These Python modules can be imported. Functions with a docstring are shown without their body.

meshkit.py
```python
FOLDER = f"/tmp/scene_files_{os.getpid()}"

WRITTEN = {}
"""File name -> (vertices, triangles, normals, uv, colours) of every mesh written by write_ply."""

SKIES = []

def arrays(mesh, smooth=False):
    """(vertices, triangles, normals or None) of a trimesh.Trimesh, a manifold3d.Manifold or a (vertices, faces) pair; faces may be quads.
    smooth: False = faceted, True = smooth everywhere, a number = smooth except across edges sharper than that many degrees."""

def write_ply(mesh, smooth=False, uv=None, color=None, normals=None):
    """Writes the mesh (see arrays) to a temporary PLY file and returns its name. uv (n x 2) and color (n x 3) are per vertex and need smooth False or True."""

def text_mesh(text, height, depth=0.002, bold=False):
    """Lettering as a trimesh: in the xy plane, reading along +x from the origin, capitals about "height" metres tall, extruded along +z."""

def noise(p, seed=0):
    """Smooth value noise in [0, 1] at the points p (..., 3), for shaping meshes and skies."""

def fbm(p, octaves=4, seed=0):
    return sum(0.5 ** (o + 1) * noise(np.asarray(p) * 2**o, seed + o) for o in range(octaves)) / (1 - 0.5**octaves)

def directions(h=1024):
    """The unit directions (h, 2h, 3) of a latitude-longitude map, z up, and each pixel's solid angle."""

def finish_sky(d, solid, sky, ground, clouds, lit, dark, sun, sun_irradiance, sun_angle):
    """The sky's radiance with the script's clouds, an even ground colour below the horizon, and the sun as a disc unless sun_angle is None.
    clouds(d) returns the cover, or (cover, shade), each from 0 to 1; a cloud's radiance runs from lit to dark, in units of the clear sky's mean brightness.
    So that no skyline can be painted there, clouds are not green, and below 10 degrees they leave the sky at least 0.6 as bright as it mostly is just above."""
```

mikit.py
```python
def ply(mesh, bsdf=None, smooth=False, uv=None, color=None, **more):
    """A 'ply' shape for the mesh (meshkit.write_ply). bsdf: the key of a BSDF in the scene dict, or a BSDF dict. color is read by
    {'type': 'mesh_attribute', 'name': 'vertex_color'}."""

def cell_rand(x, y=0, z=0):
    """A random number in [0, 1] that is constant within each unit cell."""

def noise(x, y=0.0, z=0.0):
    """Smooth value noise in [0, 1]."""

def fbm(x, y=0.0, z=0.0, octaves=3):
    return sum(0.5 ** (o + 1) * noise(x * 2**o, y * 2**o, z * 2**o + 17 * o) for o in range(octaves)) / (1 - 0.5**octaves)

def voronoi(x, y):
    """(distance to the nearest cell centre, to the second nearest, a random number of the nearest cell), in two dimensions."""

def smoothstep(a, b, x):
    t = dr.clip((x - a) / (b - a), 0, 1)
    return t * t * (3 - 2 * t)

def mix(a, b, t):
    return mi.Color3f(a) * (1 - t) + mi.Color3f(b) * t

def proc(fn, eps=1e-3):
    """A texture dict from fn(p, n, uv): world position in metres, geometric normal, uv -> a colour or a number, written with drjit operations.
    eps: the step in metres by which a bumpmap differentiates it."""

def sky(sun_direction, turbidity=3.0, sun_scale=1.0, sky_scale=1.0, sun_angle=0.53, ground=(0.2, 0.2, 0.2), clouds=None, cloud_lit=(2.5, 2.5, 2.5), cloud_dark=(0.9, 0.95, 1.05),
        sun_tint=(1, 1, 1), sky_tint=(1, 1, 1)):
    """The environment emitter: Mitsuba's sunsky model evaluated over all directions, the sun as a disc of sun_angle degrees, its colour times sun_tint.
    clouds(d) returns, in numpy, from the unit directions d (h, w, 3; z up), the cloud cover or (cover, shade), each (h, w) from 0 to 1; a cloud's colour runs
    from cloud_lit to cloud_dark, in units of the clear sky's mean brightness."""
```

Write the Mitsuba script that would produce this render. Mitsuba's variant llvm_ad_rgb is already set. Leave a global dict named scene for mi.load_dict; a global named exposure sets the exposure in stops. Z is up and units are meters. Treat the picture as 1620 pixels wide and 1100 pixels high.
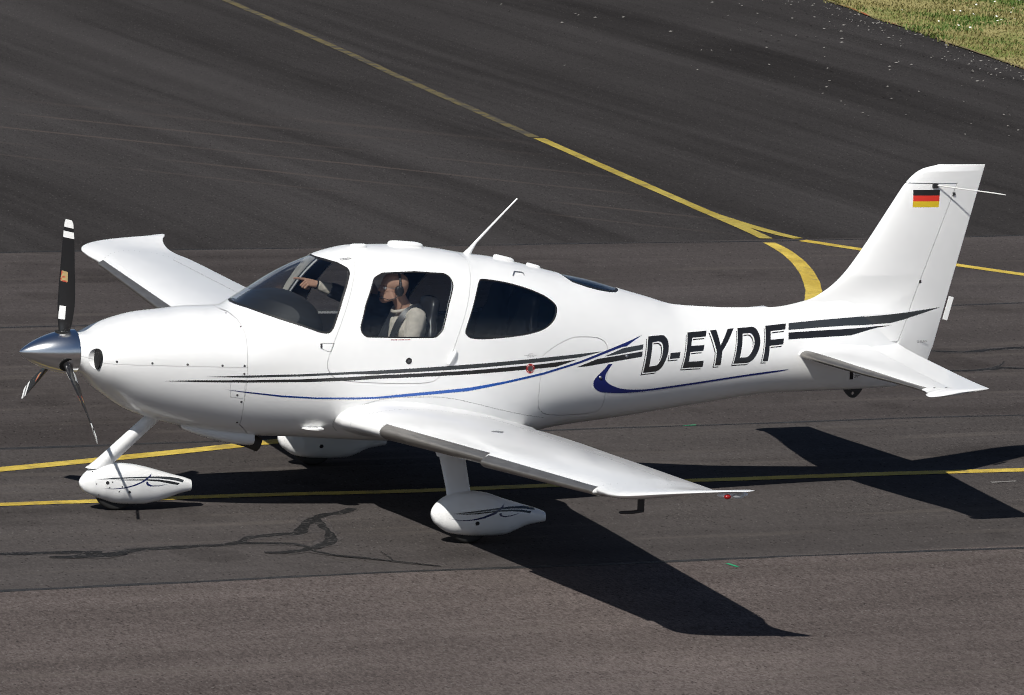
import math
import numpy as np, trimesh, shapely, shapely.geometry as sg, shapely.affinity as sa
import manifold3d as m3
from scipy.interpolate import PchipInterpolator, CubicSpline
from scipy.ndimage import gaussian_filter1d
import drjit as dr, mitsuba as mi, mikit, meshkit
from mikit import noise, fbm, voronoi, smoothstep, mix, cell_rand

T = mi.ScalarTransform4f
RNG = np.random.default_rng(7)
# ---------------------------------------------------------------- camera, sky, exposure
CAM = np.array([-14.05292, -41.26032, 8.32293])
FWD = np.array([0.395303, 0.905103, -0.156604])
UPV = np.array([0.014143, 0.164472, 0.986280])
scene = {'type': 'scene',
         'camera': {'type': 'perspective', 'fov': 2 * math.degrees(math.atan(810 / 9424.6)), 'fov_axis': 'x', 'near_clip': 1.0, 'far_clip': 6000.0,
                    'to_world': T().look_at(origin=CAM.tolist(), target=(CAM + FWD * 40).tolist(), up=UPV.tolist())}}
labels = {}
SUN = np.array([-0.7447, -0.6604, 1.0])


def low_clouds(d):
    """Thin bright haze and streaks of cloud low over the horizon, all round."""
    el = np.degrees(np.arcsin(np.clip(d[..., 2], 0, 1)))
    n = meshkit.fbm(np.stack([d[..., 0] * 5, d[..., 1] * 5, d[..., 2] * 26], -1), 4, 11)
    band = np.clip((27 - el) / 18, 0, 1)
    return band * np.clip(.42 + (n - .5) * 2.2, 0, .9)


scene['sky'] = mikit.sky(SUN.tolist(), clouds=low_clouds, cloud_lit=(4.4, 4.7, 5.0), turbidity=4, sky_scale=0.36, sky_tint=(0.86, 1.0, 1.17), sun_tint=(0.97, 1.15, 1.47), ground=(0.07, 0.068, 0.066))
exposure = 1.8

# ---------------------------------------------------------------- naming helpers
_count = {}


def numbered(key):
    n = _count.get(key, 0)
    _count[key] = n + 1
    return key if n == 0 else f'{key}_{n:03d}'


def put(key, shape, label=None, category=None, group=None, kind=None):
    key = numbered(key)
    scene[key] = shape
    d = {k: v for k, v in (('label', label), ('category', category), ('group', group), ('kind', kind)) if v}
    if d:
        labels[key] = d
    return key


# ---------------------------------------------------------------- mesh helpers
def grid_normals(R):
    """R (n, m, 3): rings that close on themselves; outward unit normals up to a global sign."""
    du = np.gradient(R, axis=0)
    dv = np.roll(R, -1, 1) - np.roll(R, 1, 1)
    N = np.cross(du, dv)
    L = np.linalg.norm(N, axis=-1, keepdims=True)
    return N / np.maximum(L, 1e-12)


def grid_faces(n, m):
    i, j = np.meshgrid(np.arange(n - 1), np.arange(m), indexing='ij')
    a, b = i * m + j, i * m + (j + 1) % m
    c, d = a + m, b + m
    return np.concatenate([np.stack([a, b, d], -1).reshape(-1, 3), np.stack([a, d, c], -1).reshape(-1, 3)])


class Loft:
    """A closed solid through rings, with its smooth normals."""

    def __init__(self, R):
        self.R = np.asarray(R, float)
        n, m, _ = self.R.shape
        self.N = grid_normals(self.R)
        F = grid_faces(n, m)
        V = self.R.reshape(-1, 3)
        c0, c1 = n * m, n * m + 1
        j = np.arange(m)
        cap = np.concatenate([np.stack([(j + 1) % m, j, j * 0 + c0], -1), np.stack([(n - 1) * m + j, (n - 1) * m + (j + 1) % m, j * 0 + c1], -1)])
        self.F = np.concatenate([F, cap])
        self.c = np.stack([self.R[0].mean(0), self.R[-1].mean(0)])
        V = np.vstack([V, self.c])
        vol = np.einsum('ij,ij->i', V[self.F[:, 0]], np.cross(V[self.F[:, 1]], V[self.F[:, 2]])).sum()
        if vol < 0:
            self.F = self.F[:, ::-1]
        # the normals' sign from the faces
        f = self.F[len(self.F) // 3]
        fn = np.cross(V[f[1]] - V[f[0]], V[f[2]] - V[f[0]])
        s, cnt = 0, 0
        NN = self.N.reshape(-1, 3)
        for f in self.F[:n * m:7]:
            if f.max() < n * m:
                s += np.dot(np.cross(V[f[1]] - V[f[0]], V[f[2]] - V[f[0]]), NN[f[0]])
        if s < 0:
            self.N = -self.N
        a = self.R[0].mean(0) - self.R[1].mean(0)
        b = self.R[-1].mean(0) - self.R[-2].mean(0)
        self.cn = np.stack([a / (np.linalg.norm(a) + 1e-12), b / (np.linalg.norm(b) + 1e-12)])

    def solid(self, off=0.0, lo=None, hi=None):
        V = np.vstack([(self.R + self.N * off).reshape(-1, 3), self.c + self.cn * off])
        N = np.vstack([self.N.reshape(-1, 3), self.cn])
        M = m3.Manifold(m3.Mesh(vert_properties=np.hstack([V, N]).astype(np.float32), tri_verts=self.F.astype(np.uint32)))
        assert M.status() == m3.Error.NoError, M.status()
        return M.as_original()


def arr(M):
    """(vertices, faces, normals) of a Manifold whose properties 3:6 are normals; where they are missing the faces are flat."""
    me = M.to_mesh()
    vp, f = np.asarray(me.vert_properties, float), np.asarray(me.tri_verts, int)
    v = vp[:, :3]
    fn = np.cross(v[f[:, 1]] - v[f[:, 0]], v[f[:, 2]] - v[f[:, 0]])
    ok = np.linalg.norm(fn, axis=1) > 1e-12
    f, fn = f[ok], fn[ok]
    n = vp[:, 3:6] if vp.shape[1] >= 6 else np.zeros_like(v)
    L = np.linalg.norm(n, axis=1)
    acc = np.zeros_like(v)
    for k in range(3):
        np.add.at(acc, f[:, k], fn)
    n = np.where((np.einsum('ij,ij->i', n, acc) < 0)[:, None], -n, n)
    flat = (L[f] < 0.3).any(1)
    V, F, N = [v], [f[~flat]], [n / np.maximum(L, 1e-9)[:, None]]
    if flat.any():
        ff = f[flat]
        u = fn[flat] / np.linalg.norm(fn[flat], axis=1, keepdims=True)
        V.append(v[ff].reshape(-1, 3))
        N.append(np.repeat(u, 3, 0))
        F.append(np.arange(len(ff) * 3).reshape(-1, 3) + len(v))
    V, F, N = np.vstack(V), np.vstack(F), np.vstack(N)
    used = np.unique(F)
    remap = np.zeros(len(V), int)
    remap[used] = np.arange(len(used))
    V, N, F = V[used], N[used], remap[F]
    N = np.where(np.linalg.norm(N, axis=1, keepdims=True) < 0.3, [0, 0, 1.0], N)
    return V, F, N


def shape(V, F, N, bsdf, **more):
    path = meshkit.write_ply((V, F), False, normals=N)
    return {'type': 'ply', 'filename': path, 'face_normals': False, 'bsdf': {'type': 'ref', 'id': bsdf}, **more}


def mshape(M, bsdf):
    return shape(*arr(M), bsdf)


def sheet(M, loft_id, bsdf):
    """Only those faces of M that come from the loft with that original id."""
    me = M.to_mesh()
    f, idx = np.asarray(me.tri_verts, int), np.asarray(me.run_index) // 3
    keep = np.zeros(len(f), bool)
    for k, i in enumerate(me.run_original_id):
        if i == loft_id:
            keep[idx[k]:idx[k + 1]] = True
    vp = np.asarray(me.vert_properties, float)
    f = f[keep]
    used = np.unique(f)
    remap = np.zeros(len(vp), int)
    remap[used] = np.arange(len(used))
    N = vp[used, 3:6]
    return shape(vp[used, :3], remap[f], N / np.maximum(np.linalg.norm(N, axis=1, keepdims=True), 1e-9), bsdf)


def poly(pts):
    p = pts if isinstance(pts, (sg.Polygon, sg.MultiPolygon)) else sg.Polygon(pts)
    return p if p.is_valid else p.buffer(0)


def cross(p):
    p = poly(p)
    out = m3.CrossSection()
    geoms = [g for g in getattr(p, 'geoms', [p]) if g.geom_type == 'Polygon' and not g.is_empty]
    rings = [np.array(r.coords)[:-1] for g in geoms for r in [g.exterior, *g.interiors]]
    return m3.CrossSection(rings, m3.FillRule.EvenOdd)


def prism(p, axis, lo, hi):
    """The polygon (x, z) extruded along y from lo to hi (axis 'y'), or (x, y) along z (axis 'z')."""
    M = cross(p).extrude(hi - lo)
    if axis == 'z':
        return M.translate([0, 0, lo])
    # (x, z, t) -> (x, y = -t, z): a rotation of +90 degrees about x sends y to z and z to -y
    return M.rotate([90, 0, 0]).translate([0, hi, 0])


def smooth_closed(pts, step=0.02, tension=None):
    """A closed smooth curve through the points."""
    p = np.asarray(pts, float)
    p = np.vstack([p, p[:1]])
    t = np.r_[0, np.cumsum(np.linalg.norm(np.diff(p, axis=0), axis=1) ** 0.5)]
    cs = CubicSpline(t, p, bc_type='periodic')
    L = np.linalg.norm(np.diff(p, axis=0), axis=1).sum()
    return cs(np.linspace(0, t[-1], max(24, int(L / step)), endpoint=False))


def rounded(pts, r):
    return poly(pts).buffer(-r, 12).buffer(r, 12)


def prof(pts, xs, sm=0.0):
    p = np.asarray(pts, float)
    g = np.linspace(p[0, 0], p[-1, 0], 3000)
    v = PchipInterpolator(p[:, 0], p[:, 1])(g)
    if sm:
        v = gaussian_filter1d(v, sm / (g[1] - g[0]), mode='nearest')
    return np.interp(xs, g, v)


def tmesh(mesh, bsdf, smooth=30):
    return mikit.ply(mesh, bsdf, smooth=smooth)


def tube(path, rad, sides=10, cap=True):
    """Tube along points with radii as a trimesh."""
    p = np.asarray(path, float)
    r = np.broadcast_to(rad, (len(p),))
    t = np.gradient(p, axis=0)
    t /= np.linalg.norm(t, axis=1, keepdims=True)
    a = np.cross(t[0], [0, 0, 1.0] if abs(t[0][2]) < 0.9 else [1.0, 0, 0])
    A = []
    for k in range(len(p)):
        a = a - t[k] * np.dot(a, t[k])
        a /= np.linalg.norm(a)
        A.append(a)
    A = np.array(A)
    B = np.cross(t, A)
    th = np.arange(sides) * 2 * np.pi / sides
    V = p[:, None] + r[:, None, None] * (np.cos(th)[None, :, None] * A[:, None] + np.sin(th)[None, :, None] * B[:, None])
    n = len(p)
    F = grid_faces(n, sides)
    V = V.reshape(-1, 3)
    if cap:
        j = np.arange(sides)
        V = np.vstack([V, p[0], p[-1]])
        F = np.vstack([F, np.stack([(j + 1) % sides, j, j * 0 + n * sides], -1), np.stack([(n - 1) * sides + j, (n - 1) * sides + (j + 1) % sides, j * 0 + n * sides + 1], -1)])
    m = trimesh.Trimesh(V, F, process=False)
    if cap and m.volume < 0:
        m.invert()
    return m


def cat(*ms):
    return trimesh.util.concatenate(list(ms))


def box(ext, at, bev=0.0):
    if bev <= 0:
        return trimesh.creation.box(ext).apply_translation(at)
    e = np.array(ext) / 2 - bev
    pts = [np.array([sx, sy, sz]) * e for sx in (-1, 1) for sy in (-1, 1) for sz in (-1, 1)]
    s = m3.Manifold.sphere(bev, 12)
    M = m3.Manifold.batch_hull([s.translate(p.tolist()) for p in pts])
    me = M.to_mesh()
    return trimesh.Trimesh(np.asarray(me.vert_properties)[:, :3], np.asarray(me.tri_verts), process=True).apply_translation(at)


# ---------------------------------------------------------------- materials
def rgb(*c):
    return {'type': 'rgb', 'value': list(c)}


def mat(name, color, rough=0.5, metallic=0.0, coat=0.0, spec=0.5, two=True, **kw):
    b = {'type': 'principled', 'base_color': color if isinstance(color, dict) else rgb(*color), 'roughness': rough, 'metallic': metallic, 'specular': spec, **kw}
    if coat:
        b['clearcoat'] = coat
        b['clearcoat_gloss'] = 0.97
    scene[name] = {'type': 'twosided', 'bsdf': b} if two else b


def paint_color(p, n, uv):
    d = fbm(p.x * 1.7, p.y * 1.7, p.z * 2.3, octaves=3)
    return mix((0.82, 0.82, 0.815), (0.79, 0.79, 0.785), smoothstep(0.35, 0.7, d))


scene['white_paint'] = {'type': 'twosided', 'bsdf': {'type': 'roughplastic', 'distribution': 'ggx', 'alpha': 0.035, 'int_ior': 1.4, 'diffuse_reflectance': mikit.proc(paint_color)}}
mat('white_plain', (0.78, 0.78, 0.77), rough=0.35, coat=0.6)
mat('black_paint', (0.012, 0.012, 0.013), rough=0.3, coat=0.8)
mat('grey_black_paint', (0.03, 0.034, 0.038), rough=0.3, coat=0.8)
mat('black_rubber', (0.018, 0.018, 0.018), rough=0.75)
mat('black_plastic', (0.02, 0.02, 0.022), rough=0.42)
mat('seal', (0.012, 0.012, 0.013), rough=0.5)
mat('gap_dark', (0.25, 0.25, 0.25), rough=0.8)
mat('hole_dark', (0.008, 0.008, 0.008), rough=0.9)
mat('fastener', (0.12, 0.12, 0.125), rough=0.35, metallic=0.7)
mat('steel', (0.42, 0.42, 0.43), rough=0.3, metallic=1.0)
mat('polished', (0.86, 0.865, 0.87), rough=0.19, metallic=1.0)
mat('exhaust_metal', (0.05, 0.045, 0.04), rough=0.6, metallic=0.5)


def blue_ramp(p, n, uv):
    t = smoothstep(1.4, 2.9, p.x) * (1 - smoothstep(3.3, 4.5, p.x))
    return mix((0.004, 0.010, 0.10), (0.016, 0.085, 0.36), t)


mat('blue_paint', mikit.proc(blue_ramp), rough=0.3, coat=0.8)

mat('navy_paint', (.004, .009, .075), rough=.3, coat=.8)


def strip_color(p, n, uv):
    h = noise(p.x * 40, p.y * 9, p.z * 40)
    return mix((0.20, 0.185, 0.17), (0.27, 0.255, 0.235), h)


mat('porous_metal', mikit.proc(strip_color), rough=0.33, metallic=0.75)
scene['glass'] = {'type': 'thindielectric', 'int_ior': 1.5, 'specular_transmittance': rgb(0.76, 0.78, 0.79)}
scene['dark_glass'] = {'type': 'thindielectric', 'int_ior': 1.5, 'specular_transmittance': rgb(0.20, 0.21, 0.22)}
mat('leather', (0.018, 0.018, 0.02), rough=0.38)
mat('glareshield', (0.022, 0.023, 0.025), rough=0.5)
mat('lining', (0.03, 0.03, 0.032), rough=0.8)
mat('trim_beige', (0.34, 0.32, 0.28), rough=0.7)

# ================================================================= AIRPLANE
A = 'airplane'
# ---- fuselage
TOP = [(0.43, 1.3518), (0.47, 1.3454), (0.52, 1.3478), (0.6, 1.3833), (0.74, 1.436), (0.95, 1.4883), (1.144, 1.5066), (1.35, 1.5287), (1.517, 1.5316), (1.614, 1.5346), (1.773, 1.6331), (1.97, 1.7638), (2.119, 1.8413), (2.267, 1.8996), (2.435, 1.9534), (2.632, 1.9847), (2.829, 1.9844), (3.0, 1.9817), (3.198, 1.9659), (3.349, 1.9472), (3.517, 1.9183), (3.763, 1.8864), (4.041, 1.827), (4.319, 1.7608), (4.566, 1.71), (4.83, 1.6354), (5.098, 1.5618), (5.295, 1.5066), (5.496, 1.4894), (5.8, 1.474), (6.149, 1.4715), (6.418, 1.515), (6.602, 1.58), (6.7, 1.638), (6.8, 1.68), (6.9, 1.69), (7.0, 1.62), (7.12, 1.46), (7.25, 1.28), (7.36, 1.2)]
BOT = [(0.43, 1.0761), (0.47, 1.0623), (0.517, 1.0101), (0.58, 0.9449), (0.677, 0.8749), (0.84, 0.7719), (1.1, 0.6838), (1.323, 0.6336), (1.6, 0.585), (1.858, 0.5605), (2.083, 0.5529), (2.603, 0.5204), (3.117, 0.5003), (3.6, 0.497), (3.95, 0.5214), (4.227, 0.5787), (4.781, 0.6359), (5.545, 0.7275), (6.194, 0.7981), (6.887, 0.812), (7.075, 0.8182), (7.308, 0.8308), (7.36, 0.8666)]
WID = [(.43, .172), (.46, .20), (.49, .29), (.53, .345), (.6, .395), (.7, .432), (.85, .465), (1.0, .488), (1.3, .522), (1.6, .545), (1.9, .567), (2.2, .60), (2.6, .635), (3.0, .65), (3.4, .645), (3.8, .612), (4.2, .56), (4.6, .495),
       (5, .43), (5.5, .352), (6, .282), (6.5, .215), (7, .13), (7.25, .075), (7.36, .03)]
ZW = [(.43, 1.203), (.8, 1.18), (1.3, 1.16), (1.9, 1.16), (2.5, 1.16), (3.5, 1.14), (4.2, 1.11), (5, 1.08), (6, 1.07), (7, 1.06), (7.36, 1.03)]
NU = [(.43, 2.0), (.6, 2.25), (1.0, 2.3), (1.4, 2.2), (1.65, 2.0), (2.0, 2.0), (2.4, 2.1), (3, 2.3), (4, 2.15), (4.7, 2.0), (7.36, 2.0)]
QU = [(.43, .5), (.6, .444), (1.0, .435), (1.4, .455), (1.65, .51), (2.0, .525), (2.4, .485), (3, .435), (4, .465), (4.7, .56), (5.2, .74), (5.8, 1.0), (6.2, 1.25), (6.5, 1.55), (6.75, 1.8), (7.36, 1.7)]
NL = [(.43, 2.0), (.6, 2.1), (1.0, 2.2), (1.9, 2.5), (3.5, 2.7), (4.5, 2.4), (6, 2.1), (7.36, 2.0)]


def fus_params(x):
    return (prof(TOP, x, .03), prof(BOT, x, .03), prof(WID, x, .02), prof(ZW, x, .15), prof(NU, x, .15), prof(NL, x, .15), prof(QU, x, .12))


def fus_rings(xs, m=144):
    tz, bz, w, zw, nu, nl, qu = fus_params(xs)
    th = np.linspace(0, 2 * np.pi, m, endpoint=False)
    c, s = np.cos(th), np.sin(th)
    R = np.zeros((len(xs), m, 3))
    for k in range(len(xs)):
        n = np.where(s >= 0, nu[k], nl[k])
        h = np.where(s >= 0, tz[k] - zw[k], zw[k] - bz[k])
        R[k, :, 0] = xs[k]
        lo_y, lo_z = np.abs(c) ** (2 / n), np.abs(s) ** (2 / n)
        # upper half: upright at the widest line, drawn up to a ridge further aft
        t = np.abs(s) * .999999
        up_y = (1 - t ** nu[k]) ** qu[k]
        R[k, :, 1] = w[k] * np.sign(c) * np.where(s >= 0, up_y, lo_y)
        R[k, :, 2] = zw[k] + h * np.sign(s) * np.where(s >= 0, t, lo_z)
    return R


XS = np.unique(np.r_[np.linspace(.43, .62, 24), np.linspace(.62, 1.6, 40), np.linspace(1.6, 5.2, 120), np.linspace(5.2, 7.36, 60)])
FUS = Loft(fus_rings(XS))
#@@GEOM_END

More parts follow.
